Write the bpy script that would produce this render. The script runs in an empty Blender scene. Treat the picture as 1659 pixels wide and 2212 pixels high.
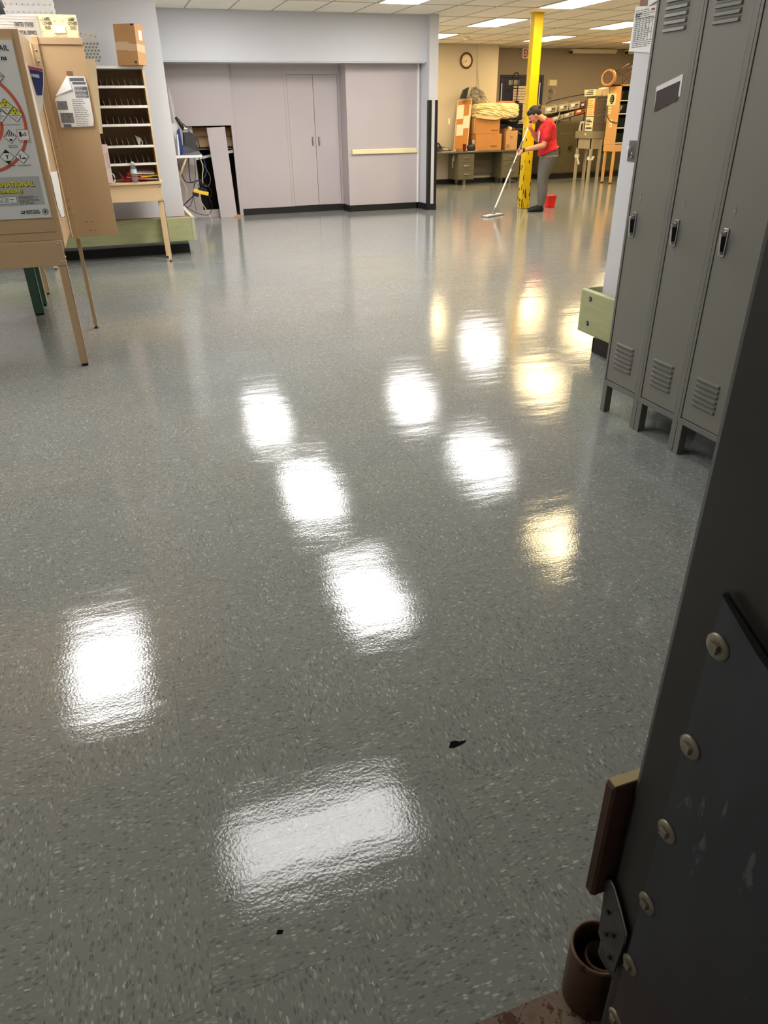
import bpy, math, random
from mathutils import Vector, Matrix
random.seed(7)
S = bpy.context.scene
COL = S.collection
V = Vector

# ------------------------------------------------------------------ materials
def lin(c):
    c = c / 255.0
    return c / 12.92 if c <= 0.04045 else ((c + 0.055) / 1.055) ** 2.4
def rgb(c): return (lin(c[0]), lin(c[1]), lin(c[2]), 1)

def nt_new(name):
    m = bpy.data.materials.new(name); m.use_nodes = True
    nt = m.node_tree
    return m, nt, nt.nodes['Principled BSDF']

def pm(name, c, rough=0.5, metal=0.0, var=0.06, vs=6.0, bump=0.0, bs=80.0, spec=0.5, dirt=None, dscale=9.0, dthr=0.62, coat=0.0, stretch=None):
    """procedural surface: base colour with soft noise variation, optional bump and shaped dirt/wear flecks"""
    m, nt, b = nt_new(name)
    N, L = nt.nodes, nt.links
    tc = N.new('ShaderNodeTexCoord')
    src = tc.outputs['Object']
    if stretch:
        mp = N.new('ShaderNodeMapping'); mp.inputs['Scale'].default_value = stretch
        L.new(src, mp.inputs[0]); src = mp.outputs[0]
    n = N.new('ShaderNodeTexNoise'); n.inputs['Scale'].default_value = vs; n.inputs['Detail'].default_value = 4
    L.new(src, n.inputs['Vector'])
    r = N.new('ShaderNodeValToRGB')
    col = rgb(c)
    r.color_ramp.elements[0].position = 0.3; r.color_ramp.elements[1].position = 0.7
    r.color_ramp.elements[0].color = tuple(x * (1 - var) for x in col[:3]) + (1,)
    r.color_ramp.elements[1].color = tuple(min(1, x * (1 + var)) for x in col[:3]) + (1,)
    L.new(n.outputs['Fac'], r.inputs[0])
    out = r.outputs[0]
    if dirt:
        n2 = N.new('ShaderNodeTexNoise'); n2.inputs['Scale'].default_value = dscale; n2.inputs['Detail'].default_value = 8
        n2.inputs['Roughness'].default_value = 0.7
        L.new(src, n2.inputs['Vector'])
        r2 = N.new('ShaderNodeValToRGB'); r2.color_ramp.elements[0].position = dthr; r2.color_ramp.elements[1].position = dthr + 0.03
        L.new(n2.outputs['Fac'], r2.inputs[0])
        mx = N.new('ShaderNodeMix'); mx.data_type = 'RGBA'
        L.new(r2.outputs[0], mx.inputs[0]); L.new(out, mx.inputs[6]); mx.inputs[7].default_value = rgb(dirt)
        out = mx.outputs[2]
    L.new(out, b.inputs['Base Color'])
    b.inputs['Roughness'].default_value = rough; b.inputs['Metallic'].default_value = metal
    b.inputs['Specular IOR Level'].default_value = spec
    if coat: b.inputs['Coat Weight'].default_value = coat
    if bump:
        n3 = N.new('ShaderNodeTexNoise'); n3.inputs['Scale'].default_value = bs; n3.inputs['Detail'].default_value = 3
        L.new(src, n3.inputs['Vector'])
        bp = N.new('ShaderNodeBump'); bp.inputs['Strength'].default_value = bump; bp.inputs['Distance'].default_value = 0.002
        L.new(n3.outputs['Fac'], bp.inputs['Height']); L.new(bp.outputs[0], b.inputs['Normal'])
    return m

def emit(name, c, s):
    m, nt, b = nt_new(name)
    b.inputs['Base Color'].default_value = (0.8, 0.8, 0.8, 1)
    b.inputs['Emission Color'].default_value = c + (1,); b.inputs['Emission Strength'].default_value = s
    return m

def ink(name, c, rough=0.7): return pm(name, c, rough, var=0.02)

# ------------------------------------------------------------------ mesh builder
class MB:
    def __init__(s): s.v = []; s.f = []; s.sm = []
    def add(s, vs, fs, smooth=False):
        o = len(s.v); s.v += [tuple(p) for p in vs]; s.f += [tuple(i + o for i in f) for f in fs]; s.sm += [smooth] * len(fs)
        return s
    def box(s, x0, x1, y0, y1, z0, z1):
        return s.hexa([(x0, y0, z0), (x1, y0, z0), (x1, y1, z0), (x0, y1, z0), (x0, y0, z1), (x1, y0, z1), (x1, y1, z1), (x0, y1, z1)])
    def hexa(s, p): return s.add(p, [(3, 2, 1, 0), (4, 5, 6, 7), (0, 1, 5, 4), (1, 2, 6, 5), (2, 3, 7, 6), (3, 0, 4, 7)])
    def obox(s, c, a, b, d):
        c, a, b, d = V(c), V(a), V(b), V(d)
        return s.hexa([c - a - b - d, c + a - b - d, c + a + b - d, c - a + b - d, c - a - b + d, c + a - b + d, c + a + b + d, c - a + b + d])
    def quad(s, *p): return s.add(p, [tuple(range(len(p)))])
    def ring(s, c, u, w, r1, r2, n): return [V(c) + V(u) * (r1 * math.cos(2 * math.pi * i / n)) + V(w) * (r2 * math.sin(2 * math.pi * i / n)) for i in range(n)]
    def frame(s, d):
        d = V(d).normalized(); a = V((0, 0, 1)) if abs(d.z) < 0.9 else V((1, 0, 0))
        u = d.cross(a).normalized(); return u, d.cross(u).normalized()
    def cyl(s, p0, p1, r0, r1=None, n=16, cap=True, smooth=True):
        r1 = r0 if r1 is None else r1
        p0, p1 = V(p0), V(p1); u, w = s.frame(p1 - p0)
        vs = s.ring(p0, u, w, r0, r0, n) + s.ring(p1, u, w, r1, r1, n)
        s.add(vs, [(i, (i + 1) % n, n + (i + 1) % n, n + i) for i in range(n)], smooth)
        if cap: s.add(vs, [tuple(range(n))[::-1], tuple(range(n, 2 * n))])
        return s
    def lathe(s, base, axis, prof, n=20, smooth=True, capend=True):
        base = V(base); axis = V(axis).normalized(); u, w = s.frame(axis); vs = []
        for r, h in prof: vs += s.ring(base + axis * h, u, w, r, r, n)
        fs = []
        for k in range(len(prof) - 1):
            fs += [(k * n + i, k * n + (i + 1) % n, (k + 1) * n + (i + 1) % n, (k + 1) * n + i) for i in range(n)]
        s.add(vs, fs, smooth)
        if capend:
            m = len(prof) - 1
            s.add(vs[:n], [tuple(range(n))[::-1]]); s.add(vs[m * n:], [tuple(range(n))])
        return s
    def tube(s, pts, r, n=8, smooth=True):
        pts = [V(p) for p in pts]; vs = []
        rr = r if isinstance(r, (list, tuple)) else [r] * len(pts)
        u = None
        for i, p in enumerate(pts):
            d = (pts[min(i + 1, len(pts) - 1)] - pts[max(i - 1, 0)])
            if d.length < 1e-9: d = V((0, 0, 1))
            d.normalize()
            if u is None: u, w = s.frame(d)
            else:
                u = (u - d * u.dot(d)); u = u.normalized() if u.length > 1e-6 else s.frame(d)[0]
                w = d.cross(u)
            vs += s.ring(p, u, w, rr[i], rr[i], n)
        m = len(pts)
        fs = [(k * n + i, k * n + (i + 1) % n, (k + 1) * n + (i + 1) % n, (k + 1) * n + i) for k in range(m - 1) for i in range(n)]
        fs += [tuple(range(n))[::-1], tuple(range((m - 1) * n, m * n))]
        return s.add(vs, fs, smooth)
    def loft(s, rings, smooth=True):
        """rings: (centre, u, w, r_u, r_w) elliptical sections"""
        n = 14; vs = []
        for c, u, w, a, b in rings: vs += s.ring(c, V(u).normalized(), V(w).normalized(), a, b, n)
        m = len(rings)
        fs = [(k * n + i, k * n + (i + 1) % n, (k + 1) * n + (i + 1) % n, (k + 1) * n + i) for k in range(m - 1) for i in range(n)]
        fs += [tuple(range(n))[::-1], tuple(range((m - 1) * n, m * n))]
        return s.add(vs, fs, smooth)
    def ball(s, c, a, b=None, d=None, n=14, k=8, R=None):
        b = a if b is None else b; d = a if d is None else d; c = V(c); vs = []
        for j in range(k + 1):
            t = math.pi * j / k
            for i in range(n):
                p = V((a * math.sin(t) * math.cos(2 * math.pi * i / n), b * math.sin(t) * math.sin(2 * math.pi * i / n), d * math.cos(t)))
                vs.append(c + (R @ p if R else p))
        return s.add(vs, [(j * n + i, j * n + (i + 1) % n, (j + 1) * n + (i + 1) % n, (j + 1) * n + i) for j in range(k) for i in range(n)], True)
    def prism(s, pts, d):
        """polygon pts (3D, planar) extruded by vector d"""
        n = len(pts); d = V(d); p = [V(q) for q in pts]
        return s.add(p + [q + d for q in p], [tuple(range(n))[::-1], tuple(range(n, 2 * n))] + [(i, (i + 1) % n, n + (i + 1) % n, n + i) for i in range(n)])
    def build(s, name, mat, parent=None, bevel=0.0, off=None, sub=0, remesh=0, seg=2):
        me = bpy.data.meshes.new(name)
        o_ = V(off) if off is not None else (parent_world(parent) if parent is not None else V((0, 0, 0)))
        me.from_pydata([tuple(V(p) - o_) for p in s.v], [], s.f)
        for p, k in zip(me.polygons, s.sm): p.use_smooth = k
        me.update()
        ob = bpy.data.objects.new(name, me); COL.objects.link(ob)
        if mat: me.materials.append(mat)
        if parent is not None: ob.parent = parent
        if bevel:
            b = ob.modifiers.new('b', 'BEVEL'); b.width = bevel; b.segments = seg; b.limit_method = 'ANGLE'; b.angle_limit = 0.7
        if remesh:
            r = ob.modifiers.new('r', 'REMESH'); r.mode = 'VOXEL'; r.voxel_size = remesh; r.use_smooth_shade = True
            c = ob.modifiers.new('s', 'SMOOTH'); c.iterations = 3; c.factor = 0.6
        if sub:
            q = ob.modifiers.new('u', 'SUBSURF'); q.levels = sub; q.render_levels = sub
        return ob

def parent_world(o):
    p = V((0, 0, 0))
    while o is not None: p += V(o.location); o = o.parent
    return p

def tag(o, label, cat, group=None, kind=None):
    o['label'] = label; o['category'] = cat
    if group: o['group'] = group
    if kind: o['kind'] = kind
    return o
def thing(name, label, cat, loc=(0, 0, 0), group=None, kind=None):
    o = bpy.data.objects.new(name, None); COL.objects.link(o); o.location = loc; o.empty_display_size = 0.05
    return tag(o, label, cat, group, kind)
def struct(name, mb, mat, bevel=0.0, label=None, parent=None):
    o = mb.build(name, mat, parent, bevel)
    if parent is None: o['kind'] = 'structure'
    if label: o['label'] = label
    return o
def dup(root, loc, label=None, rot=None):
    r = root.copy(); COL.objects.link(r); r.location = loc
    if label: r['label'] = label
    if rot is not None: r.rotation_euler = rot
    for ch in root.children:
        c = ch.copy(); COL.objects.link(c); c.parent = r
        for g in ch.children:
            d = g.copy(); COL.objects.link(d); d.parent = c
    return r

def text(s, org, right, up, size, mat, parent=None, name='lettering', align='LEFT', bold=0.0, depth=0.0004, sx=1.0, spacing=1.0):
    """lettering as a thin mesh lying on a surface; org = baseline start"""
    cu = bpy.data.curves.new(name, 'FONT'); cu.body = s; cu.size = size; cu.align_x = align; cu.extrude = depth; cu.offset = bold
    cu.space_line = 0.95 * spacing
    r = V(right).normalized(); u = V(up); u = (u - r * u.dot(r)).normalized(); n = r.cross(u)
    ob = bpy.data.objects.new(name, cu); COL.objects.link(ob)
    dg = bpy.context.evaluated_depsgraph_get()
    me = bpy.data.meshes.new_from_object(ob.evaluated_get(dg))
    bpy.data.objects.remove(ob)
    M = Matrix(((r.x * sx, u.x, n.x, org[0]), (r.y * sx, u.y, n.y, org[1]), (r.z * sx, u.z, n.z, org[2]), (0, 0, 0, 1)))
    if parent is not None: M = Matrix.Translation(-parent_world(parent)) @ M
    me.transform(M)
    o = bpy.data.objects.new(name, me); COL.objects.link(o)
    me.materials.clear(); me.materials.append(mat)
    if parent is not None: o.parent = parent
    return o

def lines(mb, org, right, up, w, h, rows, thick=0.35, seed=1, gap=0.0, n=None):
    """rows of small print as short bars on a plane (adds to mb)"""
    rnd = random.Random(seed); r = V(right).normalized(); u = V(up).normalized(); nn = r.cross(u) * 0.0006
    for k in range(rows):
        y = h * (1 - (k + 0.8) / rows); x = 0
        L = w * rnd.uniform(0.6, 1.0)
        while x < L:
            ww = min(L - x, w * rnd.uniform(0.08, 0.22))
            p = V(org) + r * x + u * y
            t = h / rows * thick
            mb.quad(p + nn, p + r * ww + nn, p + r * ww + u * t + nn, p + u * t + nn)
            x += ww + w * 0.035
    return mb

# palette
M = {}
M['black'] = pm('black_rubber', (22, 21, 22), 0.45)
M['blackplastic'] = pm('black_plastic', (26, 27, 30), 0.35)
M['ink'] = ink('print_ink', (28, 28, 30)); M['inkgrey'] = ink('grey_print', (110, 110, 112))
M['paper'] = pm('white_paper', (226, 226, 224), 0.7, var=0.03)
M['lav'] = pm('lavender_wall_paint', (188, 178, 178), 0.6, var=0.025, vs=1.5, bump=0.15, bs=220)
M['grey_wall'] = pm('pale_grey_wall_paint', (200, 201, 206), 0.6, var=0.02, vs=1.2, bump=0.12, bs=220)
M['beige'] = pm('beige_wall_paint', (190, 178, 158), 0.6, var=0.02, vs=1.2, bump=0.12, bs=200)
M['taupe'] = pm('taupe_wall_paint', (154, 142, 128), 0.6, var=0.02, vs=1.2, bump=0.12, bs=200)
M['tan'] = pm('tan_enamel_steel', (190, 160, 122), 0.38, var=0.03, vs=3, dirt=(120, 96, 74), dscale=22, dthr=0.73)
M['cream'] = pm('cream_enamel_steel', (218, 190, 148), 0.4, var=0.04, vs=5, dirt=(150, 120, 86), dscale=25, dthr=0.71)
M['wood_orange'] = pm('honey_laminate', (214, 166, 108), 0.4, var=0.05, vs=6)
M['olive'] = pm('olive_bumper_paint', (160, 164, 122), 0.5, var=0.08, vs=5, dirt=(104, 106, 78), dscale=11, dthr=0.66, stretch=(1, 1, 6))
M['olive_edge'] = pm('worn_bumper_edge', (176, 178, 150), 0.6, var=0.15, vs=20)
M['locker'] = pm('locker_grey_enamel', (124, 122, 115), 0.42, var=0.03, vs=2.5, bump=0.05, bs=300)
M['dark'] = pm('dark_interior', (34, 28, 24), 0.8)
M['steel'] = pm('galvanised_steel', (170, 170, 168), 0.3, metal=0.9, var=0.1)
M['chrome'] = pm('chrome', (210, 210, 212), 0.12, metal=1.0, var=0.03)
M['card'] = pm('cardboard', (186, 142, 94), 0.75, var=0.06, vs=9, bump=0.1, bs=60)
M['card_lt'] = pm('pale_cardboard', (196, 158, 116), 0.75, var=0.06, vs=9)
M['tape'] = pm('packing_tape', (206, 172, 134), 0.35, var=0.03)
M['trayw'] = pm('white_corrugated_plastic', (226, 228, 230), 0.45, var=0.03)
M['trayc'] = pm('cream_corrugated_plastic', (238, 226, 180), 0.45, var=0.03)
M['trayg'] = pm('grey_corrugated_plastic', (196, 194, 188), 0.5, var=0.05)
M['yellow'] = pm('chipped_yellow_paint', (236, 196, 14), 0.4, var=0.05, dirt=(72, 44, 26), dscale=9, dthr=0.74)
M['orange'] = pm('orange_plastic', (226, 96, 46), 0.5)
M['white'] = pm('white_enamel', (232, 232, 230), 0.4, var=0.02)
M['brownwood'] = pm('brown_timber', (122, 78, 50), 0.6, var=0.2, vs=4, stretch=(8, 8, 0.7))

# ------------------------------------------------------------------ floor
def floor_mat():
    m, nt, b = nt_new('vinyl_composition_tile'); N, L = nt.nodes, nt.links
    def math_(op, a, c=None, clamp=False):
        n = N.new('ShaderNodeMath'); n.operation = op; n.use_clamp = clamp
        for i, q in enumerate((a, c)):
            if q is None: continue
            if isinstance(q, (int, float)): n.inputs[i].default_value = q
            else: L.new(q, n.inputs[i])
        return n.outputs[0]
    g = N.new('ShaderNodeNewGeometry'); sp = N.new('ShaderNodeSeparateXYZ'); L.new(g.outputs['Position'], sp.inputs[0])
    T = 0.3048
    u = math_('DIVIDE', math_('SUBTRACT', sp.outputs[0], 0.525), T); v = math_('DIVIDE', math_('SUBTRACT', sp.outputs[1], 0.791), T)
    fu, fv = math_('FLOOR', u), math_('FLOOR', v)
    ck = math_('FLOORED_MODULO', math_('ADD', fu, fv), 2)
    # chips run along x in one tile, along y in the next
    def chipvec(sx, sy):
        c = N.new('ShaderNodeCombineXYZ'); L.new(math_('MULTIPLY', sp.outputs[0], sx), c.inputs[0]); L.new(math_('MULTIPLY', sp.outputs[1], sy), c.inputs[1]); L.new(math_('MULTIPLY', ck, 7.3), c.inputs[2]); return c.outputs[0]
    mv = N.new('ShaderNodeMix'); mv.data_type = 'VECTOR'; L.new(ck, mv.inputs[0]); L.new(chipvec(75, 190), mv.inputs[4]); L.new(chipvec(190, 75), mv.inputs[5])
    vec = mv.outputs[1]
    wn = N.new('ShaderNodeTexNoise'); wn.inputs['Scale'].default_value = 0.9; L.new(vec, wn.inputs['Vector'])
    wm = N.new('ShaderNodeVectorMath'); wm.operation = 'MULTIPLY_ADD'; L.new(wn.outputs['Color'], wm.inputs[0]); wm.inputs[1].default_value = (1.3, 1.3, 0); L.new(vec, wm.inputs[2])
    vo = N.new('ShaderNodeTexVoronoi'); vo.inputs['Scale'].default_value = 1.0; vo.inputs['Randomness'].default_value = 1.0; L.new(wm.outputs[0], vo.inputs['Vector'])
    sc = N.new('ShaderNodeSeparateColor'); L.new(vo.outputs['Color'], sc.inputs[0])
    cr = N.new('ShaderNodeValToRGB'); cr.color_ramp.interpolation = 'CONSTANT'
    base = (132, 135, 133)
    el = cr.color_ramp.elements
    el[0].position = 0; el[0].color = rgb((106, 110, 109))
    el[1].position = 0.10; el[1].color = rgb((118, 122, 121))
    for p, c in ((0.26, base), (0.56, (138, 141, 138)), (0.78, (148, 151, 147)), (0.90, (160, 163, 158)), (0.97, (180, 183, 177))):
        e = el.new(p); e.color = rgb(c)
    L.new(sc.outputs[0], cr.inputs[0])
    chip = math_('LESS_THAN', vo.outputs['Distance'], 0.5)
    mx = N.new('ShaderNodeMix'); mx.data_type = 'RGBA'; L.new(chip, mx.inputs[0]); mx.inputs[6].default_value = rgb(base); L.new(cr.outputs[0], mx.inputs[7])
    # tile to tile tone and a broad warm/cool drift of worn wax
    wh = N.new('ShaderNodeTexWhiteNoise'); wh.noise_dimensions = '2D'; cb = N.new('ShaderNodeCombineXYZ'); L.new(fu, cb.inputs[0]); L.new(fv, cb.inputs[1]); L.new(cb.outputs[0], wh.inputs['Vector'])
    tone = math_('MULTIPLY_ADD', wh.outputs['Value'], 0.07); tone.node.inputs[2].default_value = 0.965
    vm = N.new('ShaderNodeVectorMath'); vm.operation = 'SCALE'; L.new(mx.outputs[2], vm.inputs[0]); L.new(tone, vm.inputs['Scale'])
    bn = N.new('ShaderNodeTexNoise'); bn.inputs['Scale'].default_value = 0.35; bn.inputs['Detail'].default_value = 2; L.new(g.outputs['Position'], bn.inputs['Vector'])
    br = N.new('ShaderNodeValToRGB'); br.color_ramp.elements[0].position = 0.35; br.color_ramp.elements[1].position = 0.65
    br.color_ramp.elements[0].color = (1.03, 1.0, 0.93, 1); br.color_ramp.elements[1].color = (0.97, 1.0, 1.03, 1); L.new(bn.outputs['Fac'], br.inputs[0])
    m2 = N.new('ShaderNodeMix'); m2.data_type = 'RGBA'; m2.blend_type = 'MULTIPLY'; m2.inputs[0].default_value = 1; L.new(vm.outputs[0], m2.inputs[6]); L.new(br.outputs[0], m2.inputs[7])
    # seams, open in some places only
    def edge(t, w):
        f = math_('FRACT', t); return math_('LESS_THAN', math_('MINIMUM', f, math_('SUBTRACT', 1.0, f)), w)
    sn = N.new('ShaderNodeTexNoise'); sn.inputs['Scale'].default_value = 1.1; L.new(g.outputs['Position'], sn.inputs['Vector'])
    op = N.new('ShaderNodeMapRange'); op.inputs['From Min'].default_value = 0.5; op.inputs['From Max'].default_value = 0.68; L.new(sn.outputs['Fac'], op.inputs[0])
    seam = math_('MULTIPLY', math_('MAXIMUM', edge(u, 0.0035), edge(v, 0.0035)), op.outputs[0])
    m3 = N.new('ShaderNodeMix'); m3.data_type = 'RGBA'; L.new(math_('MULTIPLY', seam, 0.6), m3.inputs[0]); L.new(m2.outputs[2], m3.inputs[6]); m3.inputs[7].default_value = rgb((40, 42, 44))
    L.new(m3.outputs[2], b.inputs['Base Color'])
    # gloss: fine orange peel, slow waves and long mop ripples
    b.inputs['IOR'].default_value = 1.52; b.inputs['Specular IOR Level'].default_value = 0.55
    rn = N.new('ShaderNodeTexNoise'); rn.inputs['Scale'].default_value = 1.6; rn.inputs['Detail'].default_value = 5; L.new(g.outputs['Position'], rn.inputs['Vector'])
    rr = N.new('ShaderNodeMapRange'); rr.inputs['From Min'].default_value = 0.3; rr.inputs['From Max'].default_value = 0.7; rr.inputs['To Min'].default_value = 0.04; rr.inputs['To Max'].default_value = 0.09
    L.new(rn.outputs['Fac'], rr.inputs[0]); L.new(rr.outputs[0], b.inputs['Roughness'])
    h1 = N.new('ShaderNodeTexNoise'); h1.inputs['Scale'].default_value = 130; h1.inputs['Detail'].default_value = 3; L.new(g.outputs['Position'], h1.inputs['Vector'])
    h2 = N.new('ShaderNodeTexNoise'); h2.inputs['Scale'].default_value = 1.0; h2.inputs['Detail'].default_value = 4
    mp = N.new('ShaderNodeMapping'); mp.inputs['Scale'].default_value = (2.4, 8, 1); mp.inputs['Rotation'].default_value = (0, 0, 0.35); L.new(g.outputs['Position'], mp.inputs[0]); L.new(mp.outputs[0], h2.inputs['Vector'])
    b1 = N.new('ShaderNodeBump'); b1.inputs['Strength'].default_value = 0.22; b1.inputs['Distance'].default_value = 0.0012; L.new(h1.outputs['Fac'], b1.inputs['Height'])
    b2 = N.new('ShaderNodeBump'); b2.inputs['Strength'].default_value = 0.36; b2.inputs['Distance'].default_value = 0.005; L.new(h2.outputs['Fac'], b2.inputs['Height']); L.new(b1.outputs[0], b2.inputs['Normal'])
    b3 = N.new('ShaderNodeBump'); b3.inputs['Strength'].default_value = 0.5; b3.inputs['Distance'].default_value = 0.0015; b3.invert = True; L.new(seam, b3.inputs['Height']); L.new(b2.outputs[0], b3.inputs['Normal'])
    L.new(b3.outputs[0], b.inputs['Normal'])
    return m
M['floor'] = floor_mat()

CZ = 2.82
def ceiling_mat():
    m = pm('mineral_fibre_tile', (248, 241, 226), 0.85, var=0.03, vs=2, dirt=(160, 154, 144), dscale=90, dthr=0.66, bump=0.3, bs=120)
    return m
M['ceil'] = ceiling_mat()
M['grid'] = pm('ceiling_grid_steel', (176, 168, 152), 0.5)

struct('floor', MB().box(-6.5, 13.8, -1.8, 18.6, -0.1, 0.0), M['floor'])
struct('ceiling', MB().box(-6.5, 13.8, -1.8, 18.6, CZ, CZ + 0.1), M['ceil'])
gb = MB()
x = 6.375 - 0.625 * 20
while x < 13.6:
    gb.box(x - 0.009, x + 0.009, -1.7, 18.4, CZ - 0.004, CZ + 0.01); x += 0.625
y = 11.4 - 1.25 * 10
while y < 18.3:
    gb.box(-6.4, 13.6, y - 0.009, y + 0.009, CZ - 0.004, CZ + 0.01); y += 1.25
struct('trim_1', gb, M['grid'], label='suspended ceiling grid')

# ------------------------------------------------------------------ ceiling lights
LS = 15.0
M['lamp_w'] = emit('cool_lamp_diffuser', (1.0, 0.985, 0.965), LS)
M['lamp_n'] = emit('dimmed_cool_lamp_diffuser', (1.0, 0.985, 0.965), LS * 0.42)  # output turned down to keep the near floor dark
M['lamp_y'] = emit('warm_lamp_diffuser', (1.0, 0.75, 0.39), LS * 1.15)
M['lamp_b'] = emit('bright_cool_lamp_diffuser', (1.0, 0.985, 0.965), LS * 1.55)
def troffer(cx, cy, m, label, along='y'):
    t = thing('ceiling_light', label, 'light', (cx, cy, CZ), 'fluorescent panels in the ceiling')
    a, b = (0.3, 0.612) if along == 'y' else (0.612, 0.3)
    f = MB(); w = 0.022
    z0, z1 = CZ - 0.012, CZ - 0.001
    f.box(cx - a, cx + a, cy - b, cy - b + w, z0, z1).box(cx - a, cx + a, cy + b - w, cy + b, z0, z1)
    f.box(cx - a, cx - a + w, cy - b + w, cy + b - w, z0, z1).box(cx + a - w, cx + a, cy - b + w, cy + b - w, z0, z1)
    f.build('frame', M['white'], t)
    MB().box(cx - a + w, cx + a - w, cy - b + w, cy + b - w, CZ - 0.008, CZ - 0.002).build('diffuser', m, t)
    return t
W_, Y_ = M['lamp_w'], M['lamp_y']
for cx, cy, m, lb, al in [
    (1.69, 10.775, W_, 'cool white ceiling panel in front of the lavender soffit, left of the centre one', 'y'),
    (4.19, 10.775, W_, 'cool white ceiling panel cut by the picture top above the soffit', 'y'),
    (6.69, 10.775, Y_, 'yellow ceiling panel nearest the yellow post, cut by the picture top', 'y'),
    (6.69, 13.275, W_, 'cool white ceiling panel just behind the yellow post', 'y'),
    (6.56, 15.775, Y_, 'warm ceiling panel half hidden behind the grey column', 'y'),
    (9.19, 15.775, Y_, 'warm ceiling panel above the door end, right behind the yellow post', 'y'),
    (9.19, 13.275, Y_, 'warm ceiling panel left of the papers on the grey pillar', 'y'),
    (11.69, 15.775, Y_, 'warm ceiling panel sliver under the pinned paper, farthest right', 'y'),
    (1.74, 8.02, M['lamp_b'], 'cool ceiling panel mirrored second in the floor from the back, out of direct view', 'y'),
    (4.19, 8.15, W_, 'cool ceiling panel mirrored in the floor in front of the lockers', 'y'),
    (1.74, 5.68, W_, 'cool ceiling panel mirrored in the middle of the floor', 'y'),
    (4.12, 5.66, Y_, 'warm ceiling panel mirrored as a small yellow patch beside the lockers', 'y'),
    (-0.78, 5.46, W_, 'cool ceiling panel mirrored at the left of the floor', 'y'),
    (0.58, 3.17, M['lamp_n'], 'crosswise cool ceiling panel mirrored nearest the camera', 'x'),
    (9.19, 10.775, Y_, 'added warm ceiling panel, unseen above the right room, nearer', 'y'),  # this panel and the next are added to light the right room
    (11.69, 13.275, Y_, 'added warm ceiling panel, unseen behind the grey pillar', 'y'),
    (-3.31, 8.27, M['lamp_b'], 'added cool ceiling panel, unseen left of the mail cases, farthest back', 'y'),  # these last three panels are added to brighten the left floor and cases
    (-3.31, 5.77, M['lamp_b'], 'added cool ceiling panel, unseen left of the mail cases, middle one', 'y'),
    (-3.31, 3.27, M['lamp_n'], 'added cool ceiling panel, unseen left of the mail cases, nearest the camera', 'y')]:
    troffer(cx, cy, m, lb, al)

# ------------------------------------------------------------------ walls
def P(mb, *a): return mb.box(*a)
struct('wall_left', MB().box(-6.5, 0.755, 9.6, 13.3, 0, CZ), M['grey_wall'])
struct('baseboard_left', MB().box(-6.4, 0.76, 9.575, 9.6, 0, 0.10), M['black'])
struct('wall_side', MB().box(-6.6, -6.5, -1.8, 9.6, 0, CZ), M['grey_wall'])
struct('wall_rear', MB().box(-6.6, 2.95, -1.9, -1.8, 0, CZ), M['grey_wall'])
# back wall left section with a cut opening (x 1.23-1.945, z 0-1.347)
wb = MB().box(0.755, 2.0, 13.05, 13.12, 1.347, 2.19).box(0.755, 1.223, 13.05, 13.12, 0, 1.347).box(1.945, 2.0, 13.05, 13.12, 0, 1.347)
struct('wall_back', wb, M['lav'], 0.002)
wc = MB().box(2.0, 2.86, 13.10, 13.2, 0, 2.19).box(2.86, 3.8, 13.13, 13.23, 0, 2.19)
wc.box(2.86, 2.905, 13.095, 13.13, 0, 2.19).box(3.752, 3.8, 13.095, 13.13, 0, 2.19).box(2.905, 3.752, 13.095, 13.13, 2.05, 2.19)
struct('wall_recess', wc, M['lav'], 0.002)
struct('wall_panel', MB().box(3.8, 5.09, 12.77, 13.23, 0, 2.19), M['lav'], 0.003)
struct('trim_2', MB().box(5.035, 5.06, 12.755, 12.77, 0, 2.19), M['white'])
sf = MB().box(0.755, 5.10, 12.52, 13.2, 2.19, CZ)
struct('wall_soffit', sf, M['grey_wall'], 0.003)
struct('trim_3', MB().box(0.755, 5.07, 12.53, 12.56, 2.175, 2.19).box(0.755, 5.07, 12.9, 12.92, 2.178, 2.19), M['grey_wall'])
struct('wall_column', MB().box(5.095, 5.248, 12.4, 17.3, 0, CZ), M['grey_wall'], 0.002)
struct('trim_4', MB().box(5.09, 5.145, 12.392, 12.4, 0.10, 1.66).box(5.088, 5.095, 12.4, 12.46, 0.10, 1.66), M['black'], label='black corner guard')
struct('trim_5', MB().box(5.205, 5.252, 12.392, 12.4, 0.10, 1.66), M['black'], label='black corner guard')
bb = MB().box(2.0, 2.86, 13.085, 13.10, 0, 0.10).box(2.86, 3.8, 13.085, 13.10, 0, 0.10).box(3.79, 5.08, 12.755, 12.77, 0, 0.10).box(3.785, 3.8, 12.755, 13.1, 0, 0.10)
bb.box(5.083, 5.095, 12.39, 12.755, 0, 0.10).box(5.083, 5.255, 12.388, 12.4, 0, 0.10)
struct('baseboard_back', bb, M['black'])
# closet behind the opening
struct('wall_closet', MB().box(0.9, 2.3, 14.0, 14.1, 0, 2.3).box(0.85, 0.9, 13.12, 14.1, 0, 2.3).box(2.3, 2.35, 13.2, 14.1, 0, 2.3).box(0.9, 2.3, 13.12, 14.0, 1.9, 1.95), M['dark'])
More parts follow.
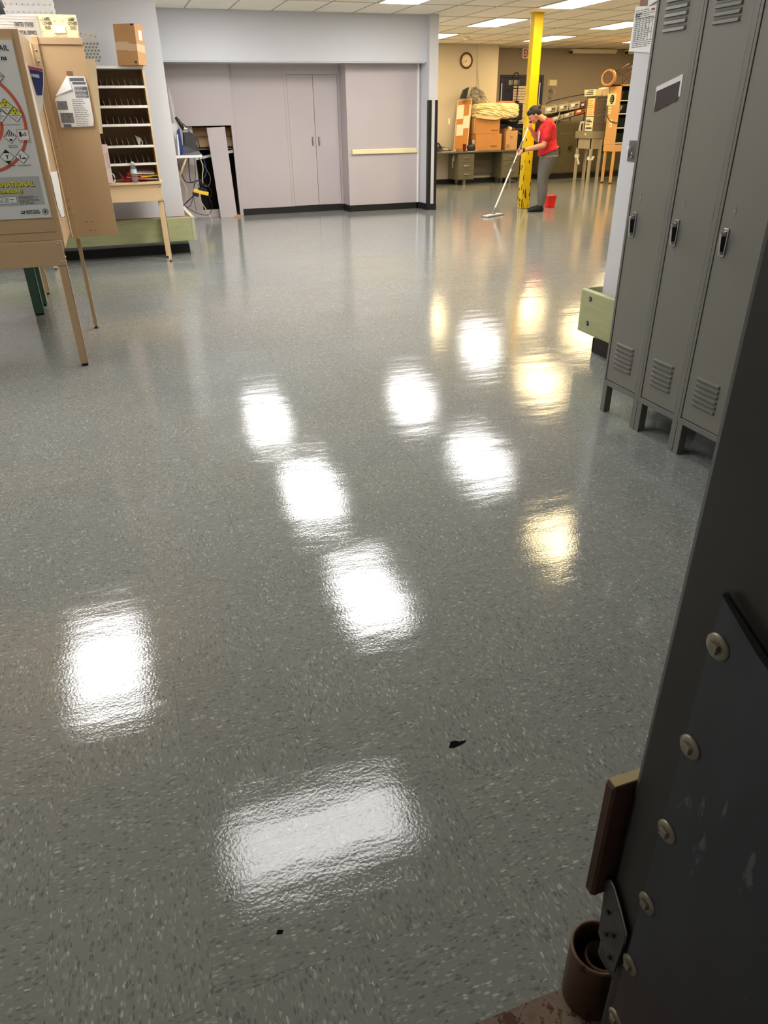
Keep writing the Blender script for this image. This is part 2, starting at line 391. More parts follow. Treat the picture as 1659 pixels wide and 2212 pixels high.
# far room
struct('wall_far_left', MB().box(5.1, 8.76, 17.2, 18.3, 0, CZ), M['beige'])
struct('wall_far', MB().box(8.76, 13.8, 18.1, 18.3, 0, CZ), M['taupe'])
struct('wall_far_right', MB().box(13.6, 13.8, 3.0, 18.3, 0, CZ), M['beige'])
struct('wall_near_right', MB().box(2.95, 13.8, 2.9, 3.2, 0, CZ).box(2.95, 3.6, 3.2, 4.10, 0, CZ).box(2.95, 3.1, -1.9, 2.9, 0, CZ), M['grey_wall'], 0.004)
struct('baseboard_far', MB().box(5.248, 8.77, 17.185, 17.2, 0, 0.10).box(8.76, 8.775, 17.2, 18.09, 0, 0.1).box(8.76, 9.3, 18.085, 18.1, 0, 0.10).box(10.48, 13.6, 18.085, 18.1, 0, 0.10), M['black'])
struct('baseboard_right', MB().box(2.935, 2.95, 3.2, 4.11, 0, 0.10).box(2.935, 3.6, 4.10, 4.115, 0, 0.10), M['black'])

# double closet door
d = MB().box(2.908, 3.336, 13.098, 13.125, 0.105, 2.046)
d1 = struct('door_1', d, M['lav'], 0.002, label='left leaf of lavender closet door'); 
d2 = struct('door_2', MB().box(3.342, 3.748, 13.098, 13.125, 0.105, 2.046), M['lav'], 0.002, label='right leaf of lavender closet door')
for px, pr in ((3.285, d1), (3.395, d2)):
    h = MB().tube([(px, 13.098, 1.15), (px, 13.07, 1.145), (px, 13.065, 1.09), (px, 13.07, 1.035), (px, 13.098, 1.03)], 0.006)
    h.box(px - 0.012, px + 0.012, 13.094, 13.098, 1.02, 1.16)
    h.build('handle', M['steel'], pr)
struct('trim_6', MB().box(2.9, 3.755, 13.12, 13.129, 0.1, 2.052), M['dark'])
# cream wall guard rail
t = thing('wall_guard_rail', 'long cream bumper rail fixed across the lavender wall panel', 'guard rail', (4.45, 12.77, 0.92))
MB().box(3.868, 5.025, 12.735, 12.77, 0.885, 0.96).build('rail', M['trayc'], t, 0.012, seg=3)
MB().box(3.860, 3.874, 12.732, 12.77, 0.882, 0.963).build('end_cap', M['cream'], t, 0.006)
MB().box(5.018, 5.034, 12.732, 12.77, 0.882, 0.963).build('end_cap', M['cream'], t, 0.006)

# yellow post
t = thing('support_post', 'yellow painted steel post with chipped paint at its foot', 'post', (6.71, 11.93, 0))
MB().box(6.63, 6.79, 11.86, 11.995, 0, CZ - .006).build('post', M['yellow'], t, 0.012)
MB().box(6.615, 6.805, 11.845, 12.01, CZ - 0.008, CZ).build('ceiling_collar', M['yellow'], t)
chips = MB()
rnd = random.Random(3)
for i in range(46):
    z = rnd.random() ** 2.2 * 1.5 + 0.05; side = rnd.choice((0, 0, 1))
    w, h = rnd.uniform(0.004, 0.02), rnd.uniform(0.01, 0.05) * (1.6 if z < 0.6 else 0.8)
    if side == 0:
        cx = rnd.choice((rnd.uniform(6.65, 6.77), 6.785, 6.64)); cy = 11.8585
        pts = [(cx + w * math.cos(a) * rnd.uniform(.5, 1.2), cy, z + h * math.sin(a) * rnd.uniform(.5, 1.2)) for a in [k * math.pi / 4 for k in range(8)]]
    else:
        cy = rnd.uniform(11.88, 11.98)
        pts = [(6.6285, cy - w * math.cos(a) * rnd.uniform(.5, 1.2), z + h * math.sin(a) * rnd.uniform(.5, 1.2)) for a in [k * math.pi / 4 for k in range(8)]]
    pts = [(min(6.7885, max(6.6285 if side else 6.6315, a)), min(11.99, b_), c_) for a, b_, c_ in pts]
    chips.quad(*pts)
chips.build('paint_wear', pm('rusty_bare_steel', (70, 40, 24), 0.8), t)
# ------------------------------------------------------------------ left: tan sorting case with the poster
TAN, CRM = M['tan'], M['cream']
def bolt(par, c, n, r=0.008, h=0.005):
    c, n = V(c), V(n); return MB().lathe(c, n, [(r, 0), (r, h * .4), (r * .75, h), (r * .2, h * 1.15)], 12).build('bolt_head', M['steel'], par)
case = thing('mail_sorting_case', 'tan steel sorting case carrying the big hazard poster, on slim legs', 'sorting case', (-1.1, 5.1, 0))
MB().box(-1.9, -0.362, 5.12, 5.95, 0.805, 1.885).box(-1.9, -0.47, 5.95, 6.7, 0.805, 1.885).build('body', TAN, case, 0.003)
fp = MB().box(-1.9, -0.352, 5.10, 5.12, 0.805, 1.90)
fp.build('front_panel', TAN, case, 0.003)
MB().box(-1.9, -0.385, 5.093, 5.10, 0.858, 0.862).box(-0.392, -0.386, 5.094, 5.10, 0.83, 1.89).build('panel_seam', M['tan'], case)
MB().box(-1.9, -0.366, 5.092, 5.11, 0.655, 0.803).box(-0.46, -0.44, 5.11, 5.95, 0.655, 0.803).build('apron', TAN, case, 0.003)
bm = case
for bx, bz in ((-0.393, 0.782), (-0.392, 0.676)): bolt(bm, (bx, 5.092, bz), (0, -1, 0))
for bx, bz in ((-0.443, 0.822), (-0.623, 0.822), (-0.80, 0.822)): bolt(bm, (bx, 5.10, bz), (0, -1, 0), 0.005, 0.004)
for by, bz in ((5.13, 0.79), (5.13, 0.70), (5.13, 0.675)): bolt(bm, (-0.368, by, bz), (1, 0, 0), 0.006)
for lx in (-0.416, -1.85):
    lg = MB().box(lx, lx + 0.048, 5.10, 5.104, 0.018, 0.66).box(lx + 0.044, lx + 0.048, 5.10, 5.145, 0.018, 0.66).build('leg', TAN, case, 0.001)
    MB().box(lx + 0.004, lx + 0.044, 5.10, 5.14, 0, 0.018).build('foot', M['black'], lg, 0.003)
lg = MB().box(-0.338, -0.310, 6.12, 6.15, 0.02, 0.70).build('leg', TAN, case, 0.002)
MB().lathe((-0.324, 6.135, 0), (0, 0, 1), [(0.02, 0), (0.02, 0.006), (0.008, 0.010), (0.008, 0.022)], 12).build('foot', M['black'], lg)
# side strip with hinge and the folded-out wing
MB().box(-0.362, -0.356, 5.13, 5.93, 0.75, 1.905).build('side_panel', TAN, case, 0.002)
wing = MB().box(-0.305, -0.03, 6.02, 6.035, 0.70, 1.932).box(-0.305, -0.03, 6.012, 6.02, 1.895, 1.935)
wing.box(-0.33, -0.05, 6.035, 7.1, 0.72, 1.93)
wg = wing.build('wing_panel', TAN, case, 0.002)
MB().box(-0.352, -0.305, 6.0, 6.02, 0.69, 1.94).build('hinge_flange', TAN, wg, 0.002)
hb = MB()
for hz in (1.70, 1.18, 0.86): hb.box(-0.352, -0.31, 5.994, 6.0, hz, hz + 0.2)
hb.build('hinge_leaves', TAN, wg, 0.001)
MB().cyl((-0.354, 5.99, 0.7), (-0.354, 5.99, 1.9), 0.007, n=10).build('hinge_pin', M['cream'], wg)
b2 = wg
for bz in (1.86, 1.80, 1.45, 1.30, 0.96, 0.90): bolt(b2, (-0.328, 5.994, bz), (0, -1, 0), 0.007)
for bx, bz in ((-0.235, 0.80), (-0.20, 0.80), (-0.22, 0.74), (-0.185, 0.74)): MB().cyl((bx, 6.021, bz), (bx, 6.0195, bz), 0.004, n=8).build('screw_hole', M['ink'], wg)

# big hazard poster
PO = thing('hazard_poster', 'grey hazard poster with red ring, diamonds and yellow INTERNATIONAL lettering', 'poster', (-0.7, 5.094, 0.935))
yq = 5.0915
MB().box(-1.30, -0.392, 5.092, 5.099, 0.938, 1.845).build('sheet', pm('grey_poster_stock', (212, 213, 211), 0.45, var=0.03, vs=3), PO)
MB().box(-1.26, -0.412, 5.0912, 5.092, 1.012, 1.168).build('grey_band', pm('poster_grey', (172, 173, 172), 0.5, var=0.02), PO)
MB().box(-1.3, -0.392, 5.0913, 5.092, 1.178, 1.181).build('crease', pm('poster_crease', (214, 216, 216), 0.5), PO)
red = ink('poster_red', (196, 92, 68), 0.5)
# circle through (-.501,1.648) (-.411,1.454) (-.614,1.20)
def circ(a, b, c):
    ax, ay = a; bx, by = b; cx, cy = c
    d = 2 * (ax * (by - cy) + bx * (cy - ay) + cx * (ay - by))
    ux = ((ax**2 + ay**2) * (by - cy) + (bx**2 + by**2) * (cy - ay) + (cx**2 + cy**2) * (ay - by)) / d
    uy = ((ax**2 + ay**2) * (cx - bx) + (bx**2 + by**2) * (ax - cx) + (cx**2 + cy**2) * (bx - ax)) / d
    return ux, uy, math.hypot(ax - ux, ay - uy)
ux, uz, ur = circ((-0.501, 1.648), (-0.411, 1.454), (-0.600, 1.20))
rg = MB(); n = 72
for rad in (ur, ur * 0.52):
    vs = []
    for i in range(n):
        a = 2 * math.pi * i / n
        vs += [(ux + rad * math.cos(a), 5.0908, uz + rad * math.sin(a)), (ux + (rad - 0.017) * math.cos(a), 5.0908, uz + (rad - 0.017) * math.sin(a))]
    rg.add(vs, [(2 * i, 2 * i + 1, (2 * i + 3) % (2 * n), (2 * i + 2) % (2 * n)) for i in range(n)])
rg.build('red_ring', red, PO)
pw = ink('poster_white', (222, 224, 222), 0.5); py = ink('poster_yellow', (214, 204, 40), 0.5); INK = M['ink']
def diamond(cx, cz, h, fill, y=5.0904):
    MB().quad((cx, y, cz - h), (cx + h, y, cz), (cx, y, cz + h), (cx - h, y, cz)).build('diamond_border', INK, PO)
    g = h * 0.9
    MB().quad((cx, y - .0003, cz - g), (cx + g, y - .0003, cz), (cx, y - .0003, cz + g), (cx - g, y - .0003, cz)).build('diamond', fill, PO)
def fan(cx, cz, r, y):
    m = MB()
    for k in range(3):
        a0 = math.pi / 2 + math.pi + k * 2 * math.pi / 3
        m.quad(*[(cx + r * math.cos(a), y, cz + r * math.sin(a)) for a in (a0 - 0.5, a0, a0 + 0.5)], (cx + r * .25 * math.cos(a0), y, cz + r * .25 * math.sin(a0)))
    return m
yy = 5.0898
diamond(-0.520, 1.675, 0.050, pw); text('GAS', (-0.503, yy, 1.672), (1, 0, 0), (0, 0, 1), 0.012, INK, PO, bold=0.0004)
for cx, cz, f in ((-0.502, 1.529, True), (-0.459, 1.489, True), (-0.542, 1.486, False)):
    diamond(cx, cz, 0.040, pw)
    if f: MB().quad((cx - .036, yy + .0002, cz), (cx + .036, yy + .0002, cz), (cx, yy + .0002, cz + .036)).build('yellow_half', py, PO)
    fan(cx, cz + 0.014, 0.012, yy).build('radiation_symbol', INK, PO)
    text('RADIOACTIVE', (cx, yy, cz - .007), (1, 0, 0), (0, 0, 1), 0.007, INK, PO, align='CENTER', bold=0.0002)
    lines(MB(), (cx - .010, yy, cz - .024), (1, 0, 0), (0, 0, 1), 0.02, 0.014, 3, seed=5).build('small_print', M['inkgrey'], PO)
text('Category I, Category II, Category III', (-0.50, yy, 1.436), (1, 0, 0), (0, 0, 1), 0.007, INK, PO, align='CENTER')
diamond(-0.515, 1.378, 0.036, pw)
st = MB()
for k in range(-3, 4):
    x0 = -0.515 + k * 0.0095; st.quad((x0 - .0025, yy, 1.378), (x0 + .0025, yy, 1.378), (x0 + .0025, yy, 1.378 + 0.032 - abs(k) * .0095), (x0 - .0025, yy, 1.378 + 0.032 - abs(k) * .0095))
st.box(-.523, -.507, yy, yy + .0004, 1.356, 1.366).build('battery_stripes', INK, PO)
text('Class 9 Lithium\nBattery Label', (-0.512, yy, 1.328), (1, 0, 0), (0, 0, 1), 0.0085, INK, PO, align='CENTER')
MB().box(-.475, -.413, 5.0902, 5.0906, 1.357, 1.413).build('mark_border', red, PO)
MB().box(-.472, -.416, 5.0899, 5.0903, 1.360, 1.410).build('battery_mark', pw, PO)
bt = MB().box(-.465, -.452, yy - .0002, yy, 1.376, 1.402)
for k in range(4): bt.box(-.450 + k * .006, -.446 + k * .006, yy - .0002, yy, 1.380, 1.388 + .004 * (k % 2))
bt.quad((-.437, yy - .0002, 1.392), (-.428, yy - .0002, 1.392), (-.433, yy - .0002, 1.402)).build('battery_symbol', INK, PO)
text('Lithium Battery Mark', (-0.440, yy, 1.346), (1, 0, 0), (0, 0, 1), 0.0075, INK, PO, align='CENTER')
diamond(-0.557, 1.274, 0.040, pw)
MB().quad((-.557 - .016, yy, 1.274 + .020), (-.557 + .016, yy, 1.274 + .020), (-.557, yy, 1.274 + .036)).quad((-.557 - .016, yy, 1.254), (-.557, yy, 1.238), (-.557 + .016, yy, 1.254)).build('black_tips', INK, PO)
text('Y', (-0.557, yy, 1.264), (1, 0, 0), (0, 0, 1), 0.030, INK, PO, align='CENTER', bold=0.0008)
text('Limited Quantity', (-0.550, yy, 1.226), (1, 0, 0), (0, 0, 1), 0.0075, INK, PO, align='CENTER')
diamond(-0.477, 1.274, 0.038, pw)
tr = MB().quad((-.490, yy, 1.262), (-.485, yy, 1.262), (-.486, yy, 1.285), (-.490, yy, 1.285))
for a, b in (((-.488, 1.275), (-.498, 1.288)), ((-.488, 1.272), (-.479, 1.284)), ((-.488, 1.28), (-.484, 1.292))):
    tr.quad((a[0] - .001, yy, a[1]), (a[0] + .001, yy, a[1]), (b[0] + .001, yy, b[1]), (b[0] - .001, yy, b[1]))
tr.quad((-.495, yy, 1.262), (-.462, yy, 1.260), (-.458, yy, 1.266), (-.470, yy, 1.270), (-.480, yy, 1.264))
tr.build('dead_tree_fish_symbol', INK, PO)
text('Environmental Hazard', (-0.474, yy, 1.226), (1, 0, 0), (0, 0, 1), 0.008, INK, PO, align='CENTER')
text('MAIL', (-0.417, yy + .001, 1.797), (1, 0, 0), (0, 0, 1), 0.036, INK, PO, align='RIGHT', bold=0.0006)
text('ns', (-0.438, yy + .001, 1.752), (1, 0, 0), (0, 0, 1), 0.034, INK, PO, align='RIGHT', bold=0.001)
for dx, m_ in ((0.0018, INK), (0, py)):
    text('INTERNATIONAL', (-0.447 + dx, 5.0898 + (0 if dx == 0 else .0006), 1.116 - dx), (1, 0, 0), (0, 0, 1), 0.035, m_, PO, align='RIGHT', bold=0.0014 if dx == 0 else 0.0026, depth=0.0002)
    text('conditions)', (-0.52 + dx, 5.0898 + (0 if dx == 0 else .0006), 1.083 - dx), (1, 0, 0), (0, 0, 1), 0.028, m_, PO, align='RIGHT', bold=0.0010 if dx == 0 else 0.002, depth=0.0002)
lines(MB(), (-0.550, 5.0909, 1.018), (1, 0, 0), (0, 0, 1), 0.118, 0.048, 7, seed=4).build('small_print', INK, PO)
MB().box(-.74, -.562, 5.0907, 5.0911, 1.024, 1.062).build('boxed_print', M['inkgrey'], PO)
MB().box(-.738, -.564, 5.0904, 5.0908, 1.026, 1.060).build('boxed_field', pw, PO)
lines(MB(), (-0.735, 5.0902, 1.03), (1, 0, 0), (0, 0, 1), 0.165, 0.028, 4, seed=9).build('small_print', INK, PO)
MB().quad((-.560, yy, .964), (-.536, yy, .966), (-.532, yy, .982), (-.555, yy, .981)).build('eagle_emblem', INK, PO)
MB().quad((-.556, yy - .0002, .970), (-.540, yy - .0002, .975), (-.537, yy - .0002, .979), (-.553, yy - .0002, .977)).build('eagle_head', pw, PO)
text('UNITED STATES\nPOSTAL SERVICE', (-0.527, yy, .975), (1, 0, 0), (0, 0, 1), 0.0125, INK, PO, bold=0.0003, sx=0.82)
bd = MB(); n = 28
vs = []
for i in range(n):
    a = 2 * math.pi * i / n; vs += [(-.420 + .0165 * math.cos(a), yy, .972 + .0165 * math.sin(a)), (-.420 + .0135 * math.cos(a), yy, .972 + .0135 * math.sin(a))]
bd.add(vs, [(2 * i, 2 * i + 1, (2 * i + 3) % (2 * n), (2 * i + 2) % (2 * n)) for i in range(n)])
bd.quad(*[(-.420 + (.011 if i % 2 == 0 else .005) * math.sin(i * math.pi / 5), yy, .972 + (.011 if i % 2 == 0 else .005) * math.cos(i * math.pi / 5)) for i in range(10)])
bd.build('star_badge', INK, PO)

# papers stuck on the side of the case
t = thing('blue_leaflet', 'curled blue and red leaflet hanging from the side of the poster case', 'leaflet', (-0.35, 5.2, 1.25))
def curl(pts_l, pts_r, th=0.001):
    m = MB(); vs = []
    for a, b in zip(pts_l, pts_r): vs += [a, b]
    k = len(pts_l)
    m.add(vs, [(2 * i, 2 * i + 1, 2 * i + 3, 2 * i + 2) for i in range(k - 1)], True)
    return m
# outward fold: wedge standing off the panel
A = [(-0.345, 5.16, 1.735), (-0.340, 5.17, 1.66), (-0.335, 5.18, 1.58), (-0.335, 5.2, 1.50)]
B = [(-0.265, 5.19, 1.722), (-0.278, 5.2, 1.65), (-0.30, 5.2, 1.58), (-0.318, 5.21, 1.51)]
curl(A, B).build('leaflet_sheet', M['paper'], t)
curl([(-0.340, 5.157, 1.712), (-0.336, 5.167, 1.65), (-0.331, 5.177, 1.585)], [(-0.272, 5.187, 1.700), (-0.284, 5.197, 1.645), (-0.303, 5.197, 1.585)]).build('blue_field', ink('leaflet_blue', (44, 52, 108), 0.5), t)
curl([(-0.343, 5.157, 1.728), (-0.341, 5.158, 1.715)], [(-0.270, 5.186, 1.716), (-0.272, 5.186, 1.703)]).build('red_band', ink('leaflet_red', (186, 60, 92), 0.5), t)
text('RENESS', (-0.336, 5.154, 1.676), (1, 0.43, -0.12), (0, 0, 1), 0.021, M['paper'], t, bold=0.0008, sx=0.62)
curl([(-0.354, 5.14, 1.75), (-0.352, 5.15, 1.55), (-0.352, 5.15, 1.35), (-0.350, 5.17, 1.17)], [(-0.349, 5.16, 1.74), (-0.344, 5.18, 1.50), (-0.342, 5.2, 1.32), (-0.349, 5.18, 1.165)]).build('trailing_edge', M['paper'], t)
t = thing('curled_notice', 'narrow curled white notice low on the side of the poster case', 'notice', (-0.35, 5.3, 0.9))
curl([(-0.350, 5.16, 1.185), (-0.350, 5.16, 1.08), (-0.352, 5.2, 0.98), (-0.350, 5.32, 0.905)], [(-0.318, 5.3, 1.178), (-0.322, 5.31, 1.08), (-0.328, 5.33, 1.0), (-0.335, 5.36, 0.90)]).build('sheet', M['paper'], t)
curl([(-0.345, 5.315, 0.915), (-0.349, 5.315, 0.909)], [(-0.334, 5.345, 0.917), (-0.335, 5.35, 0.905)]).build('barcode', INK, t)

# notice on the wing
t = thing('black_and_white_notice', 'creased black and white notice taped to the tan wing panel', 'notice', (-0.16, 6.018, 1.41))
y0 = 6.008
MB().prism([(-.172, y0, 1.717), (-.060, y0, 1.714), (-.052, y0, 1.66), (-.052, y0, 1.455), (-.062, y0, 1.418), (-.272, y0, 1.412), (-.276, y0, 1.58)], (0, 0.001, 0)).build('sheet', M['paper'], t)
MB().quad((-.172, y0 - .004, 1.717), (-.155, y0 - .010, 1.64), (-.268, y0 - .003, 1.60)).build('folded_corner', pm('paper_back', (238, 238, 238), 0.7), t)
q = MB()
def qb(x0, x1, z0, z1): q.box(x0, x1, y0 - .0012, y0, z0, z1)
qb(-.158, -.066, 1.688, 1.706); qb(-.145, -.060, 1.668, 1.682); qb(-.140, -.056, 1.59, 1.655); qb(-.255, -.205, 1.415, 1.432)
q.build('dark_blocks', pm('print_grey', (96, 98, 106), 0.6), t)
q = MB(); qb(-.270, -.205, 1.52, 1.57); q.box(-.262, -.180, y0 - .0012, y0, 1.44, 1.50); q.build('printed_photos', pm('photo_grey', (112, 112, 116), 0.6, var=0.4, vs=60), t)
lines(MB(), (-.138, y0 - .0018, 1.59), (1, 0, 0), (0, 0, 1), 0.075, 0.062, 8, seed=3).build('white_print', M['paper'], t)
lines(MB(), (-.170, y0 - .0006, 1.42), (1, 0, 0), (0, 0, 1), 0.105, 0.165, 15, thick=0.25, seed=8).build('small_print', M['inkgrey'], t)
MB().quad((-.170, 6.0175, 1.745), (-.130, 6.0175, 1.744), (-.132, 6.0175, 1.722), (-.168, 6.0175, 1.723)).build('old_tape', pm('brown_tape', (130, 98, 66), 0.5), t)

# ------------------------------------------------------------------ mail trays
def tray(name, label, x0, x1, y0, y1, z0, h, mat, taper=0.012, group=None):
    t = thing(name, label, 'mail tray', ((x0 + x1) / 2, (y0 + y1) / 2, z0), group)
    k = taper; w = 0.006
    def wall(p): MB().hexa(p).build('side_wall', mat, t, 0.0015)
    b = MB()
    o = [(x0 + k, y0 + k), (x1 - k, y0 + k), (x1 - k, y1 - k), (x0 + k, y1 - k)]; T = [(x0, y0), (x1, y0), (x1, y1), (x0, y1)]
    ci = [(x0 + k + w, y0 + k + w), (x1 - k - w, y0 + k + w), (x1 - k - w, y1 - k - w), (x0 + k + w, y1 - k - w)]; Ti = [(x0 + w, y0 + w), (x1 - w, y0 + w), (x1 - w, y1 - w), (x0 + w, y1 - w)]
    vs = [(a, b_, z0) for a, b_ in o] + [(a, b_, z0 + h) for a, b_ in T] + [(a, b_, z0 + h) for a, b_ in Ti] + [(a, b_, z0 + 0.006) for a, b_ in ci]
    fs = [(3, 2, 1, 0)] + [(i, (i + 1) % 4, 4 + (i + 1) % 4, 4 + i) for i in range(4)] + [(4 + i, 4 + (i + 1) % 4, 8 + (i + 1) % 4, 8 + i) for i in range(4)] + [(8 + i, 8 + (i + 1) % 4, 12 + (i + 1) % 4, 12 + i) for i in range(4)] + [(12, 13, 14, 15)]
    b.add(vs, fs).build('tray_body', mat, t)
    return t
t = tray('mail_tray', 'cream corrugated tray marked LABEL OTHER END, beside the grey hazard poster', -0.301, -0.046, 6.45, 7.0, 1.935, 0.168, M['trayc'])
yf = 6.449
def fy(z): return 6.462 - (z - 1.935) / 0.168 * 0.012 - 0.0015
for xx in (-0.272, -0.106):
    text('LABEL\nOTHER\nEND', (xx + 0.028, fy(2.05) - .003, 2.068), (1, 0, 0), (0, 0, 1), 0.0265, INK, t, align='CENTER', bold=0.0003, sx=0.72)
MB().box(-.212, -.130, 6.446, 6.456, 1.993, 2.035).build('hand_hole_card', M['paper'], t, 0.004)
text('UNITED STATES', (-.172, 6.448, 1.968), (1, 0, 0), (0, 0, 1), 0.014, INK, t, align='CENTER')
rv = MB()
for xx, zz in ((-.285, 2.075), (-.197, 2.07), (-.143, 2.07), (-.058, 2.07), (-.283, 2.01), (-.060, 1.99)): rv.cyl((xx, fy(zz), zz), (xx, fy(zz) - .003, zz), 0.007, n=12)
rv.build('rivets', pm('tray_rivet', (222, 206, 150), 0.5), t)
# long side seen to the left: second cream tray set crosswise behind the poster case
t = thing('mail_tray', 'cream tray side printed UNITED STATES POSTAL SERVICE, behind the poster case', 'mail tray', (-0.45, 6.2, 1.9))
a0, a1 = V((-0.300, 6.44, 1.93)), V((-0.62, 5.97, 1.89))
dv = (a1 - a0).normalized(); nn = V((dv.y, -dv.x, 0)).normalized()
if nn.y > 0: nn = -nn
s_ = MB().hexa([a0, a1, a1 - nn * 0.22, a0 - nn * 0.22, a0 + V((0, 0, .173)), a1 + V((0, 0, .15)), a1 - nn * 0.22 + V((0, 0, .15)), a0 - nn * 0.22 + V((0, 0, .173))])
s_.build('tray_body', M['trayw'], t, 0.002)
rd = -dv
text('UNITED STATES', a0 + rd * -0.06 + nn * 0.002 + V((0, 0, .098)), rd, (0, 0, 1), 0.034, INK, t, align='RIGHT', sx=0.8)
text('POSTAL SERVICE', a0 + rd * -0.04 + nn * 0.002 + V((0, 0, .052)), rd, (0, 0, 1), 0.034, INK, t, align='RIGHT', sx=0.8)
rb = MB()
for k in range(10): rb.obox(a0 + dv * 0.27 + nn * 0.001 + V((0, 0, .012 + k * .016)), dv * 0.27, nn * 0.0008, V((0, 0, .0012)))
rb.build('flute_lines', pm('tray_flute', (206, 206, 202), 0.5), t)

# case with green legs and case with tan legs behind
def leg4(t, xs, ys, w, z, mat, foot=True):
    for lx in xs:
        for ly in ys:
            l = MB().box(lx, lx + w, ly, ly + 0.004, 0.015, z).box(lx + w - 0.004, lx + w, ly, ly + w, 0.015, z).build('leg', mat, t)
            MB().box(lx + .005, lx + w - .005, ly + .004, ly + w - .01, 0, .015).build('foot', M['black'], l)
GREEN = pm('green_enamel_steel', (74, 108, 96), 0.45, var=0.05)
t = thing('green_legged_table', 'green-legged sorting table standing behind the poster case', 'table', (-1.1, 6.95, 0))
MB().box(-1.5, -0.74, 6.75, 7.19, 0.68, 0.74).build('tabletop', GREEN, t, 0.003)
leg4(t, (-0.825, -1.45), (6.77,), 0.075, 0.68, GREEN); leg4(t, (-0.80, -1.45), (7.13,), 0.05, 0.68, GREEN)
t = thing('mail_sorting_case', 'tan legged sorting case half hidden behind the green legs', 'sorting case', (-1.1, 7.6, 0))
MB().box(-1.6, -0.38, 7.25, 8.0, 0.70, 1.95).build('body', TAN, t, 0.004)
leg4(t, (-0.79, -1.5), (7.25, 7.64), 0.035, 0.70, CRM)
for i in range(6):
    tt = tray('mail_tray', ['white plastic mail tray, lowest of the tall nested stack top left', 'white plastic mail tray, second from the bottom of the nested stack', 'white plastic mail tray, third up in the nested stack', 'white plastic mail tray, fourth up in the nested stack', 'white plastic mail tray, fifth up in the nested stack', 'white plastic mail tray topmost of the nested stack'][i], -0.578 + .002 * i, -0.212, 7.30, 7.9, 1.95 + 0.05 * i + .002, 0.12, M['trayw'], 0.03, 'white mail trays in a nested stack')
    rv = MB()
    for k in range(9): rv.cyl((-.55 + k * .04, 7.304, 2.05 + 0.05 * i), (-.55 + k * .04, 7.295, 2.05 + .05 * i), 0.0035, n=8)
    rv.build('rivets', M['inkgrey'], tt)
t = tray('mail_tray', 'white plastic mail tray at the top left picture corner', -0.95, -0.603, 7.30, 7.9, 1.952, 0.36, M['trayw'], 0.02)

# ------------------------------------------------------------------ pigeonhole case in front of the grey wall
pc = thing('pigeonhole_case', 'cream steel pigeonhole case with white-lipped shelves against the grey wall', 'pigeonhole case', (-0.15, 9.0, 0))
XL, XR = -0.79, 0.484
MB().box(XR, XR + 0.018, 9.0, 9.36, 0.86, 1.935).build('side_panel', CRM, pc, 0.002)
MB().box(XL - 0.018, XL, 9.0, 9.36, 0.86, 1.935).build('side_panel', CRM, pc, 0.002)
MB().box(XL, XR, 9.35, 9.36, 0.86, 1.935).build('back_panel', pm('brown_back_panel', (158, 134, 110), 0.7), pc)
MB().box(XL - .018, XR + .018, 8.998, 9.36, 1.912, 1.935).build('top_panel', M['white'], pc, 0.002)
SH = pm('shelf_brown_enamel', (156, 132, 108), 0.55)
WL = pm('white_shelf_lip', (232, 228, 220), 0.45, dirt=(120, 110, 100), dscale=40, dthr=0.7)
for z in (1.742, 1.563, 1.393, 1.192, 1.020):
    sh = MB().box(XL, XR, 9.002, 9.35, z, z + 0.012).build('shelf', SH, pc)
    MB().box(XL, XR, 8.995, 9.002, z - 0.004, z + 0.020).build('shelf_lip', WL, sh, 0.001)
    dv_ = MB(); rnd = random.Random(int(z * 1000)); xx = XL + 0.06
    while xx < XR - 0.02:
        j = rnd.uniform(-.006, .006)
        dv_.hexa([(xx, 9.03, z + .012), (xx + .0025, 9.03, z + .012), (xx + .0025, 9.34, z + .012), (xx, 9.34, z + .012), (xx - .008 + j, 9.10, z + .075), (xx - .0055 + j, 9.10, z + .075), (xx - .0055 + j, 9.34, z + .09), (xx - .008 + j, 9.34, z + .09)]); xx += 0.0605
    dv_.build('dividers', pm('divider_steel', (190, 174, 150), 0.4, metal=0.2), sh)
MB().box(XL - .02, XR + .036, 8.96, 9.36, 0.828, 0.852).build('ledge', CRM, pc, 0.002)
MB().box(XL - .02, XR + .016, 8.985, 9.0, 0.655, 0.828).box(XR, XR + .016, 9.0, 9.34, 0.655, 0.828).build('apron', CRM, pc, 0.002)
b3 = pc; bolt(b3, (.478, 8.985, .80), (0, -1, 0), .007); bolt(b3, (.486, 8.985, .68), (0, -1, 0), .007)
for lx, ly in ((0.462, 9.0), (-0.79, 9.0), (0.452, 9.29), (-0.79, 9.29)):
    l = MB().box(lx, lx + .04, ly, ly + .004, 0.02, 0.66).box(lx + .036, lx + .04, ly, ly + .04, 0.02, 0.66).box(lx + .012, lx + .02, ly + .004, ly + .03, 0.02, .66).build('leg', CRM, pc)
    MB().lathe((lx + .02, ly + .015, 0), (0, 0, 1), [(.02, 0), (.02, .008), (.008, .012), (.008, .022)], 12).build('foot', M['black'], l)
MB().hexa([(-.32, 8.90, 1.32), (-.012, 8.90, 1.33), (-.012, 8.905, 1.33), (-.32, 8.905, 1.32), (-.32, 8.94, 1.99), (.045, 8.94, 1.99), (.045, 8.945, 1.99), (-.32, 8.945, 1.99)]).build('side_flap', pm('aged_card_flap', (206, 184, 146), 0.7, var=0.08), pc)
t = thing('pink_sheet', 'strip of pink paper hanging beside the lowest pigeonholes', 'paper', (-.04, 8.93, .86))
MB().prism([(-.16, 8.93, 1.232), (.008, 8.93, 1.228), (.004, 8.93, .86), (-.16, 8.93, .86)], (0, .001, 0)).build('sheet', pm('pink_paper', (214, 190, 186), .7), t)
